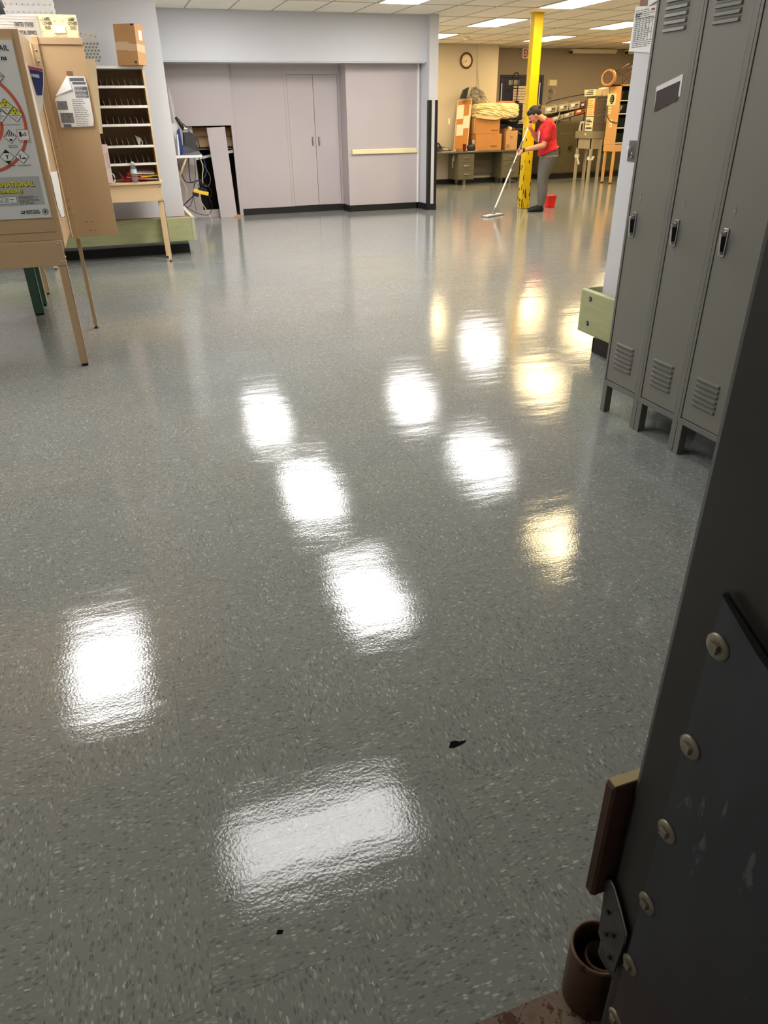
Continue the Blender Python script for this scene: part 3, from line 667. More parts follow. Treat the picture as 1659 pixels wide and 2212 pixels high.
lines(MB(), (-.028, 8.9295, 1.0), (1, 0, 0), (0, 0, 1), .03, .15, 9, seed=2).build('small_print', pm('pink_print', (160, 116, 110), .7), t)
# items on the case
t = thing('water_bottle', 'clear plastic water bottle with blue label on the cream ledge', 'bottle', (.232, 8.98, .852))
glass = bpy.data.materials.new('clear_plastic'); glass.use_nodes = True
gp = glass.node_tree.nodes['Principled BSDF']; gp.inputs['Transmission Weight'].default_value = 0.9; gp.inputs['Roughness'].default_value = 0.08; gp.inputs['IOR'].default_value = 1.2; gp.inputs['Base Color'].default_value = (.93, .95, .96, 1)
MB().lathe((.232, 8.98, .852), (0, 0, 1), [(.028, 0), (.032, .005), (.032, .03), (.029, .036), (.032, .042), (.032, .075), (.030, .085), (.032, .09), (.032, .13), (.026, .155), (.014, .178), (.013, .19)], 18).build('bottle_body', glass, t)
MB().lathe((.232, 8.98, .852), (0, 0, 1), [(.0327, .088), (.0327, .128)], 18, capend=False).build('label_band', pm('bottle_label', (196, 216, 236), .4), t)
MB().lathe((.232, 8.98, .852), (0, 0, 1), [(.0155, .186), (.0155, .203)], 14).build('cap', M['white'], t)
t = thing('rolled_papers', 'rolled bundle of white papers in the fourth pigeonhole row', 'papers', (.34, 9.05, 1.204))
rp = MB()
for k in range(5):
    x0 = .315 + k * .013; rp.hexa([(.335, 9.05, 1.21), (.338, 9.05, 1.21), (.338, 9.2, 1.21), (.335, 9.2, 1.21), (x0, 9.05, 1.30 - k * .006), (x0 + .003, 9.05, 1.30 - k * .006), (x0 + .003, 9.2, 1.30 - k * .006), (x0, 9.2, 1.30 - k * .006)])
rp.tube([(.355 + .022 * math.cos(a), 9.05, 1.232 + .026 * math.sin(a)) for a in [k * .5 for k in range(-5, 6)]], .003, 6)
rp.build('sheets', M['paper'], t)
rnd = random.Random(5)
for k, (nm, c, lb) in enumerate([('red_folder', (196, 50, 62), 'red folder, lowest in the heap of the bottom pigeonhole row'), ('pink_folder', (226, 120, 122), 'pink folder lying across the red one in the bottom pigeonhole row'), ('yellow_folder', (206, 190, 50), 'yellow folder at the right of the bottom pigeonhole row'), ('orange_folder', (216, 110, 74), 'orange folder end sticking out beside the water bottle'), ('pale_folder', (222, 200, 190), 'pale folder topmost in the bottom pigeonhole heap')]):
    x0 = [.12, .16, .28, .14, .22][k]; z = .875 + k * .014
    t = thing(nm, lb, 'folder', (x0, 9.1, z), 'folders in the bottom pigeonhole row')
    a = [.05, -.12, .1, -.2, -.08][k]; u_ = V((math.cos(a), .1, math.sin(a) * .6)) * [.15, .13, .10, .09, .11][k]
    MB().obox((x0 + .12, 9.13, z + .02), u_, (0, .10, .02), (0, -.001, .004)).build('sheets', pm(nm + '_card', c, .5, var=.15, vs=20), t)
    if k == 2: continue
t = thing('handset_cord', 'black coiled cable lying in the bottom pigeonhole row', 'cable', (.05, 9.02, .87))
MB().tube([(.02, 9.03, .86), (.03, 9.02, .93), (.05, 9.0, .97), (.08, 9.0, .95), (.11, 9.0, .90), (.14, 8.99, .858)], .005).build('cord', M['blackplastic'], t)
t = thing('white_loop', 'white looped strap at the left end of the bottom row', 'strap', (.01, 9.0, .9))
MB().tube([(.005 + .022 * math.cos(a), 8.99, .90 + .045 * math.sin(a)) for a in [k * .55 for k in range(12)]], .005).build('strap', M['paper'], t)
t = thing('ballpoint_pen', 'dark pen lying on the cream ledge by the water bottle', 'pen', (.30, 8.97, .852))
MB().cyl((.27, 8.975, .858), (.36, 8.97, .858), .004, n=8).build('pen', M['blackplastic'], t)

# box on top
t = thing('taped_carton', 'taped brown carton standing on top of the pigeonhole case', 'box', (.40, 9.0, 1.936))
F, Rr = V((.455, 8.85, 1.936)), V((.255, 8.98, 1.936)); D_ = V((.085, .13, 0)); H_ = V((.012, 0, .352))
MB().hexa([Rr, F, F + D_, Rr + D_, Rr + H_, F + H_, F + D_ + H_, Rr + D_ + H_]).build('box', M['card'], t, 0.003)
e1 = (F - Rr).normalized(); n1 = V((e1.y, -e1.x, 0)); n1 = n1 if n1.y < 0 else -n1
w_ = (F - Rr).length
def onf(a, z): return Rr + e1 * a + n1 * .0012 + H_ * z
MB().quad(onf(0, .38), onf(w_ * .55, .36), onf(w_ * .55, .34), onf(w_, .34), onf(w_, .50), onf(w_ * .62, .53), onf(w_ * .62, .57), onf(0, .58)).build('tape', M['tape'], t)
e2 = D_.normalized(); n2 = V((e2.y, -e2.x, 0)); n2 = n2 if n2.x > 0 else -n2
def ons(a, z): return F + e2 * a + n2 * .0012 + H_ * z
MB().quad(ons(0, .34), ons(.15, .30), ons(.15, .5), ons(0, .52)).build('tape', M['tape'], t)
MB().quad(ons(.06, .62), ons(.12, .6), ons(.12, .84), ons(.06, .85)).build('white_label', M['paper'], t)
MB().quad(onf(w_ * .8, .04), onf(w_ * .92, .04), onf(w_ * .92, .10), onf(w_ * .8, .10)).build('printed_mark', pm('carton_print', (96, 66, 40), .8), t)
MB().quad(onf(w_ * .82, .95), onf(w_ * .95, .95), onf(w_ * .95, .99), onf(w_ * .82, .99)).build('printed_mark', M['ink'], t)
# perforated grey tray on top
t = thing('perforated_tray', 'grey plastic tray with honeycomb of round holes on the pigeonhole case', 'tray', (0, 9.2, 1.936))
MB().hexa([(-.22, 9.1, 1.936), (.07, 9.1, 1.936), (.07, 9.3, 1.936), (-.22, 9.3, 1.936), (-.24, 9.1, 2.235), (.10, 9.1, 2.235), (.10, 9.3, 2.235), (-.24, 9.3, 2.235)]).build('tray_body', M['trayg'], t, .004)
hl = MB()
for r in range(6):
    for c in range(5):
        hl.cyl((-.045 + c * .033 + (r % 2) * .016 - .01, 9.0995, 1.985 + r * .029), (-.045 + c * .033 + (r % 2) * .016 - .01, 9.098, 1.985 + r * .029), .0115, n=14)
hl.build('round_holes', pm('hole_grey', (128, 128, 126), .6), t)
rv = MB()
for k in range(4): rv.cyl((-.05 + k * .045, 9.0995, 2.215 - .008 * k), (-.05 + k * .045, 9.096, 2.215 - .008 * k), .005, n=8)
rv.build('rivets', M['inkgrey'], t)

# left bumper rail round the grey wall foot
t = thing('bumper_rail', 'long olive painted timber bumper along the foot of the left grey wall', 'bumper', (-.9, 9.4, .17))
MB().box(-6.3, .80, 9.36, 9.40, .165, .43).build('front_board', M['olive'], t, .006)
MB().box(.80, .842, 9.36, 10.6, .165, .435).build('end_board', M['olive_edge'], t, .006)
MB().box(-6.3, .80, 9.40, 9.595, .36, .42).build('timber_packing', M['brownwood'], t)
MB().box(.77, .80, 9.6, 10.55, .2, .41).build('timber_packing', M['brownwood'], t)
# ------------------------------------------------------------------ closet opening and the loose panels
t = thing('closet_carton', 'brown carton on the dark shelf inside the cut wall opening', 'box', (1.65, 13.6, 1.04))
MB().box(1.33, 2.05, 13.38, 13.8, 1.04, 1.325).build('box', M['card_lt'], t, .003)
MB().box(1.33, 2.05, 13.376, 13.38, 1.185, 1.191).build('lid_gap', M['dark'], t)
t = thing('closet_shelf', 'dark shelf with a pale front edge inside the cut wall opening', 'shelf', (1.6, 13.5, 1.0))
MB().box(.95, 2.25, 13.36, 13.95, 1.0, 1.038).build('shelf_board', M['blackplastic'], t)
MB().box(.95, 2.25, 13.33, 13.36, 1.003, 1.012).build('shelf_edge', M['steel'], t)
t = thing('white_rail', 'slanted white metal rail inside the cut wall opening', 'rail', (1.6, 13.3, .9))
MB().hexa([(1.35, 13.29, .855), (2.0, 13.29, .955), (2.0, 13.31, .955), (1.35, 13.31, .855), (1.35, 13.29, .895), (2.0, 13.29, .995), (2.0, 13.31, .995), (1.35, 13.31, .895)]).build('rail', M['white'], t)
t = thing('loose_wall_panel', 'tall lavender board leaning across the cut wall opening', 'panel', (1.72, 12.98, 0))
MB().hexa([(1.598, 12.93, 0), (1.872, 12.93, 0), (1.872, 12.945, 0), (1.598, 12.945, 0), (1.551, 13.028, 1.318), (1.838, 13.028, 1.332), (1.838, 13.043, 1.332), (1.551, 13.043, 1.318)]).build('board', M['lav'], t, .001)
t = thing('loose_wall_panel', 'narrow lavender board standing at the left of the cut wall opening', 'panel', (1.3, 13.1, 0))
MB().box(1.223, 1.335, 13.13, 13.145, 0, 1.34).build('board', M['lav'], t, .001)
t = thing('low_wall_panel', 'short lavender board lying along the floor of the cut opening', 'panel', (1.45, 13.0, 0))
MB().box(1.30, 1.62, 13.12, 13.132, 0, .115).box(1.25, 1.35, 13.125, 13.14, .0, .22).build('board', M['lav'], t, .001)
t = thing('floor_plate', 'flat grey plate on the floor before the cut opening', 'plate', (1.4, 12.9, 0))
MB().box(1.05, 1.56, 12.62, 12.92, .0, .004).build('plate', pm('grey_plate', (150, 152, 158), .35), t)
t = thing('brown_scrap', 'small torn brown scrap at the foot of the leaning board', 'scrap', (1.85, 12.9, 0))
MB().prism([(1.80, 12.92, .0), (1.94, 12.92, .0), (1.93, 12.92, .03), (1.87, 12.92, .04)], (0, .004, 0)).build('scrap', M['card'], t)

# telephone backboard and its clutter at the end of the grey wall
t = thing('backboard_post', 'brown timber strip fixed upright at the grey wall corner', 'timber', (.98, 12.68, 1.3))
MB().box(.955, 1.0, 12.66, 13.05, .25, 2.08).build('timber', M['brownwood'], t, .002)
MB().box(.950, .968, 12.655, 12.66, .25, 2.15).build('pale_edge', M['cream'], t)
t = thing('torn_papers', 'long strip of curled white papers hanging above the telephone shelf', 'papers', (1.0, 12.6, 1.4))
curl([(1.002, 12.63, 1.90), (1.01, 12.63, 1.75), (1.02, 12.62, 1.58), (1.03, 12.6, 1.42), (1.01, 12.6, 1.30)], [(1.012, 12.6, 1.90), (1.045, 12.59, 1.74), (1.055, 12.58, 1.58), (1.06, 12.57, 1.42), (1.05, 12.57, 1.31)]).build('strip', M['paper'], t)
curl([(.965, 12.62, 1.385), (.99, 12.6, 1.27), (1.02, 12.6, 1.17)], [(1.07, 12.58, 1.40), (1.06, 12.56, 1.28), (1.035, 12.57, 1.16)]).build('torn_sheet', M['paper'], t)
t = thing('telephone_shelf', 'small white bracket shelf at the end of the grey wall', 'shelf', (1.15, 12.7, .95))
MB().box(.97, 1.37, 12.5, 12.95, .945, .962).box(.97, 1.37, 12.49, 12.5, .925, .965).build('shelf_board', M['white'], t)
MB().tube([(.985, 12.52, .66), (1.14, 12.52, .945)], .016, 6).build('brace', M['cream'], t)
t = thing('network_switch', 'black network box with cable plugs on the small white shelf', 'network box', (1.25, 12.7, .965))
MB().hexa([(1.06, 12.5, .965), (1.372, 12.5, .965), (1.372, 12.75, .965), (1.06, 12.75, .965), (1.10, 12.52, 1.10), (1.33, 12.52, 1.02), (1.33, 12.72, 1.02), (1.10, 12.72, 1.10)]).build('box', M['blackplastic'], t, .006)
MB().hexa([(1.12, 12.53, 1.04), (1.345, 12.53, 1.0), (1.345, 12.7, 1.0), (1.12, 12.7, 1.04), (1.14, 12.55, 1.30), (1.27, 12.55, 1.26), (1.27, 12.68, 1.26), (1.14, 12.68, 1.30)]).build('upper_box', M['black'], t, .008)
fn = MB()
for k in range(7): fn.obox((1.16 + k * .022, 12.528, 1.16 - k * .006), (.006, 0, -.012), (0, .004, 0), (.028, 0, .08))
fn.build('vent_ribs', pm('dark_grey_plastic', (60, 62, 64), .35), t)
MB().box(1.13, 1.21, 12.54, 12.62, 1.27, 1.33).build('grey_module', M['steel'], t, .006)
t = thing('blue_modem', 'upright blue and white modem at the left of the black network box', 'modem', (1.06, 12.6, .965))
MB().hexa([(1.04, 12.5, .985), (1.10, 12.5, .985), (1.10, 12.68, .985), (1.04, 12.68, .985), (1.045, 12.5, 1.30), (1.085, 12.5, 1.33), (1.085, 12.66, 1.33), (1.045, 12.66, 1.30)]).build('modem_body', pm('modem_blue', (36, 56, 120), .3), t, .012, seg=3)
MB().hexa([(1.01, 12.49, .965), (1.04, 12.49, .965), (1.04, 12.68, .965), (1.01, 12.68, .965), (1.03, 12.49, 1.24), (1.05, 12.49, 1.25), (1.05, 12.66, 1.25), (1.03, 12.66, 1.24)]).build('white_side', M['white'], t, .008)
t = thing('telephone_handset', 'black handset hanging above the network box', 'handset', (1.1, 12.6, 1.3))
MB().tube([(1.055, 12.56, 1.475), (1.085, 12.56, 1.43), (1.12, 12.56, 1.37), (1.15, 12.56, 1.30)], [.018, .026, .03, .022], 10).build('handset', M['black'], t)
rnd = random.Random(11)
def spl(pts, n=8):
    """smooth curve through points"""
    pts = [V(p) for p in pts]; out = []
    for i in range(len(pts) - 1):
        p0 = pts[max(i - 1, 0)]; p1 = pts[i]; p2 = pts[i + 1]; p3 = pts[min(i + 2, len(pts) - 1)]
        for k in range(n):
            s = k / n
            out.append(0.5 * ((2 * p1) + (p2 - p0) * s + (2 * p0 - 5 * p1 + 4 * p2 - p3) * s * s + (3 * p1 - p0 - 3 * p2 + p3) * s ** 3))
    return out + [pts[-1]]
def cable(label, pts, mat, r=.006, name='cable'):
    c = pts[0]
    t = thing(name, label, 'cable', c, 'cables hanging from the telephone shelf')
    MB().tube(spl(pts), r, 7).build('cord', mat, t); return t
BK, yl, bl_ = M['blackplastic'], pm('pale_yellow_cable', (216, 208, 150), .45), pm('blue_cable', (40, 66, 130), .4)
y = 12.6
cable('black cable sagging lowest left from the shelf edge to the tangle', [(.98, y, .96), (.985, y, .88), (1.03, y, .72), (1.07, y, .60), (1.16, y, .575), (1.28, y, .60), (1.36, y, .52)], BK, .007)
cable('black cable with a white plug dropping from the middle of the shelf', [(1.17, y, .96), (1.165, y, .86), (1.155, y, .76), (1.15, y, .62), (1.17, y, .57), (1.24, y, .60)], BK, .007)
cable('thin dark cable dropping right of the plug cable', [(1.26, y + .03, .93), (1.255, y + .03, .80), (1.24, y + .02, .66), (1.19, y, .50), (1.17, y, .33), (1.18, y, .16)], BK, .004)
cable('pale yellow cable hanging down the right of the shelf', [(1.33, y, .93), (1.36, y, .86), (1.37, y, .76), (1.345, y, .66), (1.34, y, .56)], yl, .007)
cable('blue cable bowing outward right of the yellow one', [(1.36, y, .95), (1.40, y, .88), (1.415, y, .76), (1.40, y, .68), (1.35, y, .62), (1.30, y, .60)], bl_, .006)
cable('thick black cable running from the yellow power block to the bumper', [(1.20, y, .40), (1.10, y, .33), (1.02, y, .27), (.92, 12.3, .22), (.84, 11.9, .2), (.815, 11.3, .30)], BK, .009)
cable('black cable looping down from the power block to the floor side', [(1.39, y, .42), (1.42, y, .32), (1.44, y, .22), (1.40, y, .12), (1.33, y, .09), (1.20, y, .12), (1.08, y, .19), (1.02, y, .24)], BK, .005)
cable('pale yellow cable trailing down onto the floor plate', [(1.27, y, .36), (1.28, y, .28), (1.33, y, .19), (1.38, y, .09), (1.40, 12.6, .03), (1.405, 12.55, .012), (1.385, 12.5, .008)], yl, .006)
cable('thin black cable twisting down the middle below the power block', [(1.30, y, .60), (1.22, y, .56), (1.18, y, .46), (1.15, y, .34), (1.10, y, .24), (1.04, y, .22)], BK, .005)
cable('pale cable curving down the edge of the grey wall', [(.99, y, .66), (1.04, y, .58), (1.075, y, .48), (1.06, y, .38), (1.05, y, .33)], yl, .005)
cable('black cable loop standing up behind the network box', [(1.10, y, 1.38), (1.16, y, 1.38), (1.22, y, 1.30), (1.26, y, 1.22)], BK, .007)
cable('black cable loop at the right side of the network box', [(1.27, y, 1.22), (1.33, y, 1.18), (1.355, y, 1.10), (1.35, y, 1.04)], BK, .007)
cable('thin dark cable curled over the power block', [(1.26, y, .54), (1.30, y - .03, .56), (1.33, y - .03, .50), (1.29, y - .03, .47), (1.27, y, .52), (1.34, y, .55), (1.42, y, .50), (1.46, y, .42), (1.43, y, .36)], BK, .005)
cable('grey cable crossing the opening behind the tangle', [(1.33, 12.9, .94), (1.42, 12.9, .80), (1.50, 12.9, .62), (1.46, 12.9, .50), (1.38, 12.8, .50)], M['inkgrey'], .005)
t = thing('power_block', 'yellow and black power block hanging in the cables', 'power strip', (1.27, 12.6, .43))
MB().obox((1.285, 12.58, .43), (.115, 0, -.028), (0, .045, 0), (.006, 0, .026)).build('block_body', pm('power_yellow', (240, 196, 50), .4), t, .008)
MB().obox((1.20, 12.55, .405), (.045, 0, -.012), (0, .03, 0), (.003, 0, .028)).build('black_end', M['black'], t, .006)
for k in range(3): MB().obox((1.27 + k * .045, 12.56, .475 - k * .012), (.018, 0, 0), (0, .02, 0), (0, 0, .028)).build('plug', M['black'], t, .005)

# ------------------------------------------------------------------ far room
t = thing('wall_clock', 'round wall clock with a dark wooden rim on the beige wall', 'clock', (7.956, 17.2, 2.498))
MB().lathe((7.956, 17.2, 2.498), (0, -1, 0), [(.155, 0), (.158, .02), (.145, .035), (.122, .03), (.118, .012)], 40).build('rim', pm('clock_rim_wood', (84, 34, 22), .35, var=.15), t)
MB().lathe((7.956, 17.2, 2.498), (0, -1, 0), [(.12, .0), (.12, .014)], 36).build('dial', pm('clock_dial', (232, 214, 176), .5, var=.02), t)
tk = MB()
for h in range(12):
    a = math.pi / 6 * h; c = V((7.956 + .098 * math.sin(a), 17.184, 2.498 + .098 * math.cos(a)))
    rd_ = V((math.sin(a), 0, math.cos(a))); tk.obox(c, rd_ * .009, V((0, .0008, 0)), rd_.cross(V((0, 1, 0))) * .003)
tk.build('hour_marks', M['ink'], t)
def hand(a, L, w):
    d_ = V((math.sin(a), 0, math.cos(a))); return MB().obox(V((7.956, 17.181, 2.498)) + d_ * L * .42, d_ * L * .58, V((0, .001, 0)), d_.cross(V((0, 1, 0))) * w)
hand(math.radians(204), .06, .004).build('hour_hand', M['ink'], t); hand(math.radians(243), .088, .003).build('minute_hand', M['ink'], t)
t = thing('smoke_detector', 'small cream smoke detector on the ceiling behind the grey column', 'smoke detector', (7.3, 15.8, CZ))
MB().lathe((7.3, 15.8, CZ - .004), (0, 0, -1), [(.07, 0), (.07, .02), (.05, .045), (.02, .05)], 20).build('detector', M['trayc'], t)
t = thing('ceiling_conduit', 'thin pale wires running down the beige wall beside the clock', 'conduit', (8.25, 17.19, 1.7))
MB().cyl((8.22, 17.192, 2.82), (8.235, 17.192, 2.2), .006, n=6).tube([(8.235, 17.192, 2.2), (8.26, 17.19, 1.95), (8.33, 17.185, 1.7)], .005, 6).build('wire', M['beige'], t)
MB().tube([(8.228, 17.192, 2.4), (8.30, 17.19, 2.0), (8.38, 17.18, 1.68)], .004, 6).build('wire', M['beige'], t)
t = thing('light_switch', 'small cream light switch plate on the beige wall above the phone', 'switch', (7.577, 17.2, 1.31))
MB().box(7.555, 7.60, 17.192, 17.2, 1.25, 1.37).build('switch_plate', M['trayc'], t, .003)
MB().box(7.572, 7.583, 17.186, 17.192, 1.30, 1.32).build('toggle', M['white'], t)

# desk
DG = pm('olive_grey_desk_steel', (98, 92, 74), .4, var=.03); DT = pm('desk_top_linoleum', (92, 88, 80), .35)
dk = thing('tanker_desk', 'olive grey steel pedestal desk under the cardboard boxes', 'desk', (8.3, 16.85, 0))
MB().box(7.05, 9.22, 16.58, 17.17, .672, .703).build('desktop', DT, dk, .006)
HN = M['chrome']
def pedestal(x0, x1, drs):
    b = MB().box(x0, x1, 16.62, 17.15, .11, .672).build('pedestal', DG, dk, .006)
    for z0, z1 in drs:
        d_ = MB().box(x0 + .018, x1 - .012, 16.604, 16.62, z0, z1).build('drawer', DG, b, .003)
        MB().box(x0 + (x1 - x0) * .36, x0 + (x1 - x0) * .68, 16.585, 16.604, (z0 + z1) / 2 + .005, (z0 + z1) / 2 + .022).build('handle', HN, d_, .003)
    return b
pedestal(7.565, 7.985, [(.125, .30), (.306, .47), (.476, .645)]); pedestal(8.69, 9.17, [(.125, .36), (.366, .48), (.486, .62)])
MB().box(7.985, 8.69, 17.1, 17.12, .2, .672).build('modesty_panel', DG, dk)
for lx, ly in ((7.76, 16.66), (7.76, 17.1), (8.95, 16.66), (8.95, 17.1)):
    MB().box(lx - .03, lx + .03, ly - .02, ly + .04, 0, .112).build('leg', M['steel'], dk, .004)
tg = thing('paper_tags', 'white paper tags hanging on the desk side below the phone', 'tags', (7.56, 16.85, .5))
for k, (yy_, z0, z1) in enumerate([(16.8, .50, .62), (16.86, .42, .56), (16.84, .36, .47)]): MB().box(7.552, 7.554, yy_, yy_ + .05, z0, z1).build('tag', M['paper'], tg)

CB = pm('brown_shipping_carton', (184, 126, 66), .7, var=.05, vs=6, bump=.1, bs=50)
PR = pm('carton_printing', (110, 70, 34), .8)
def carton(label, x0, x1, y0, y1, z0, z1, mat, prints=True, group=None):
    t = thing('carton', label, 'box', ((x0 + x1) / 2, (y0 + y1) / 2, z0), group)
    MB().box(x0, x1, y0, y1, z0, z1).build('box', mat, t, .004)
    return t
c1 = carton('lower big brown carton standing on the olive desk', 8.03, 8.69, 16.68, 17.17, .705, 1.045, CB)
lines(MB(), (8.42, 16.677, .775), (1, 0, 0), (0, 0, 1), .22, .03, 1, thick=.8, seed=3).build('small_print', PR, c1)
MB().box(8.0295, 8.0305, 16.74, 16.86, .80, .93).build('shipping_label', M['paper'], c1)
c2 = carton('upper big brown carton stacked on the lower carton, under the cream sheet', 8.02, 8.635, 16.70, 17.16, 1.047, 1.36, CB)
lines(MB(), (8.42, 16.697, 1.10), (1, 0, 0), (0, 0, 1), .2, .025, 1, thick=.8, seed=6).build('small_print', PR, c2)
MB().box(8.0195, 8.0205, 16.72, 16.79, 1.05, 1.355).build('tape', M['tape'], c2)
c3 = carton('small open brown carton at the right end of the desk', 8.80, 9.10, 16.68, 17.0, .705, 1.10, M['card'])
for a, b_ in (((8.80, 16.68), (8.86, 16.60)), ((9.10, 16.68), (9.16, 16.63))):
    MB().hexa([(a[0], 16.68, 1.10), (a[0] + .004, 16.68, 1.10), (a[0] + .004, 17.0, 1.10), (a[0], 17.0, 1.10), (b_[0] + (.03 if a[0] > 9 else -.1), 16.68, 1.14 if a[0] < 9 else 1.02), (b_[0] + (.034 if a[0] > 9 else -.096), 16.68, 1.14 if a[0] < 9 else 1.02), (b_[0] + (.034 if a[0] > 9 else -.096), 17.0, 1.14 if a[0] < 9 else 1.02), (b_[0] + (.03 if a[0] > 9 else -.1), 17.0, 1.14 if a[0] < 9 else 1.02)]).build('flap', M['card'], c3)
text('SI', (8.915, 16.678, .99), (0, 0, -1), (1, 0, 0), .075, PR, c3, bold=.001)
for k in range(4): MB().box(8.82, 8.90, 16.677, 16.68, .745 + k * .022, .751 + k * .022).build('printed_bar', PR, c3)
for k, (xx, zz, rr_) in enumerate([(8.87, 1.12, .05), (8.96, 1.14, .06), (9.04, 1.12, .05)]):
    tt = thing('crumpled_paper', ['crumpled brown paper at the left of the small open carton', 'crumpled pale paper in the middle of the small open carton', 'crumpled brown paper at the right of the small open carton'][k], 'paper', (xx, 16.84, zz - .03), 'packing paper in the open carton')
    mb = MB().ball((xx, 16.84, zz), rr_, .08, .04, 9, 6); r2 = random.Random(k)
    mb.v = [(a + r2.uniform(-.012, .012), b_ + r2.uniform(-.012, .012), c_ + r2.uniform(-.012, .012)) for a, b_, c_ in mb.v]; mb.sm = [False] * len(mb.f)
    mb.build('wad', [pm('kraft_paper', (128, 86, 52), .7), M['trayc'], pm('kraft_dark', (100, 66, 40), .7)][k], tt)

# cork board
cb = thing('cork_board', 'framed cork board with pinned papers leaning on the beige wall', 'cork board', (7.85, 17.0, .705))
BL, BR, TR_, TL_ = V((7.63, 17.02, .706)), V((7.86, 16.76, .706)), V((8.03, 16.94, 1.765)), V((7.763, 17.17, 1.722))
nrm = (BR - BL).cross(TL_ - BL).normalized()
if nrm.y > 0: nrm = -nrm
def bil(u, v, o=0): return (BL * (1 - u) + BR * u) * (1 - v) + (TL_ * (1 - u) + TR_ * u) * v + nrm * o
def patch(u0, u1, v0, v1, o, mat, nm, par, th=.002):
    p = [bil(u0, v0, o), bil(u1, v0, o), bil(u1, v1, o), bil(u0, v1, o)]
    return MB().hexa([q - nrm * th for q in p] + p).build(nm, mat, par)
patch(0.02, .98, .01, .99, .004, pm('cork', (196, 130, 64), .85, var=.12, vs=60), 'cork_sheet', cb, .008)
for a in ((0, 1, 0, .022), (0, 1, .978, 1), (0, .05, .022, .978), (.95, 1, .022, .978)): patch(*a, .012, M['cream'], 'frame_rail', cb, .016)
for k, (u0, u1, v0, v1, lb) in enumerate([(.04, .50, .63, .90, 'white paper pinned top left on the cork board'), (.52, .96, .44, .68, 'white paper pinned at the middle right of the cork board'), (.10, .58, .30, .52, 'white paper pinned lower left on the cork board'), (.86, .985, .55, .88, 'narrow white paper pinned at the right rim of the cork board')]):
    tt = thing('pinned_paper', lb, 'paper', bil(u0, v0), 'papers pinned on the cork board')
    patch(u0, u1, v0, v1, .010, pm('pinned_sheet_%d' % k, (232, 222, 196), .7, var=.04), 'sheet', tt, .001)
# phone, mug, lamp
t = thing('desk_phone', 'black desk telephone at the left end of the desk', 'telephone', (7.33, 16.85, .704))
MB().hexa([(7.16, 16.75, .704), (7.47, 16.75, .704), (7.47, 16.98, .704), (7.16, 16.98, .704), (7.17, 16.77, .735), (7.46, 16.77, .722), (7.46, 16.97, .78), (7.17, 16.97, .83)]).build('phone_base', M['blackplastic'], t, .006)
MB().tube([(7.19, 16.76, .79), (7.185, 16.82, .85), (7.19, 16.9, .872), (7.20, 16.97, .86)], [.026, .02, .02, .026], 10).build('handset', M['black'], t)
kp = MB()
for i in range(4):
    for j in range(3): kp.box(7.28 + i * .035, 7.302 + i * .035, 16.79 + j * .05, 16.815 + j * .05, .735 + j * .014, .752 + j * .014)
kp.build('keypad', M['trayg'], t)
t = thing('travel_mug', 'dark red travel mug standing on the desk', 'mug', (7.74, 16.66, .704))
MB().lathe((7.74, 16.66, .704), (0, 0, 1), [(.030, 0), (.036, .03), (.038, .13), (.040, .135)], 18).build('mug_body', pm('maroon_plastic', (96, 20, 32), .3), t)
MB().lathe((7.74, 16.66, .838), (0, 0, 1), [(.041, 0), (.041, .012), (.03, .018)], 18).build('lid', M['black'], t)
t = thing('wood_block', 'small brown box beside the dark red mug', 'box', (7.64, 16.7, .704))
MB().box(7.58, 7.68, 16.66, 16.76, .704, .765).build('block', pm('brown_box', (150, 106, 60), .6), t, .004)
t = thing('desk_papers', 'flat white papers spread on the desk left of the mug', 'papers', (7.4, 16.65, .704))
MB().hexa([(7.15, 16.6, .7035), (7.5, 16.6, .7035), (7.52, 16.72, .7035), (7.2, 16.73, .7035), (7.15, 16.6, .707), (7.5, 16.6, .707), (7.52, 16.72, .707), (7.2, 16.73, .707)]).build('sheets', M['paper'], t)
t = thing('desk_papers', 'white papers on the desk in front of the dark bag', 'papers', (7.93, 16.62, .704))
MB().box(7.82, 8.05, 16.59, 16.67, .7035, .708).build('sheets', M['paper'], t)
t = thing('dark_bag', 'slumped black bag between the mug and the lower carton', 'bag', (7.93, 16.78, .705))
mb = MB().ball((7.93, 16.72, .78), .10, .07, .082, 14, 8); r2 = random.Random(4)
mb.v = [(a + r2.uniform(-.008, .008), b_, max(.706, c_ + r2.uniform(-.01, .01))) for a, b_, c_ in mb.v]
mb.build('bag_body', M['blackplastic'], t)

# wrapped things on the cartons
def crumple(name, label, cat, c, ax, mat, seed, amp, res=(34, 22), power=3.0, shear=0):
    t = thing(name, label, cat, (c[0], c[1], c[2] - ax[2]))
    r_ = random.Random(seed); mb = MB(); n, k = res; vs = []
    waves = [(r_.uniform(3, 16), r_.uniform(3, 16), r_.uniform(3, 16), r_.uniform(0, 6.28)) for _ in range(9)]
    for j in range(k + 1):
        th = math.pi * j / k
        for i in range(n):
            ph = 2 * math.pi * i / n
            x_, y_, z_ = math.sin(th) * math.cos(ph), math.sin(th) * math.sin(ph), math.cos(th)
            m_ = (abs(x_) ** power + abs(y_) ** power + abs(z_) ** power) ** (-1 / power)
            d_ = sum(abs(math.sin(a * x_ + b_ * y_ + c__ * z_ + p)) for a, b_, c__, p in waves) / 9 - .6
            m_ *= 1 + amp * d_
            X, Y, Z = x_ * m_ * ax[0], y_ * m_ * ax[1], z_ * m_ * ax[2]
            vs.append((c[0] + X, c[1] + Y, c[2] + Z + shear * X))
    mb.add(vs, [(j * n + i, j * n + (i + 1) % n, (j + 1) * n + (i + 1) % n, (j + 1) * n + i) for j in range(k) for i in range(n)], False)
    mb.build('wrapping', mat, t)
    return t
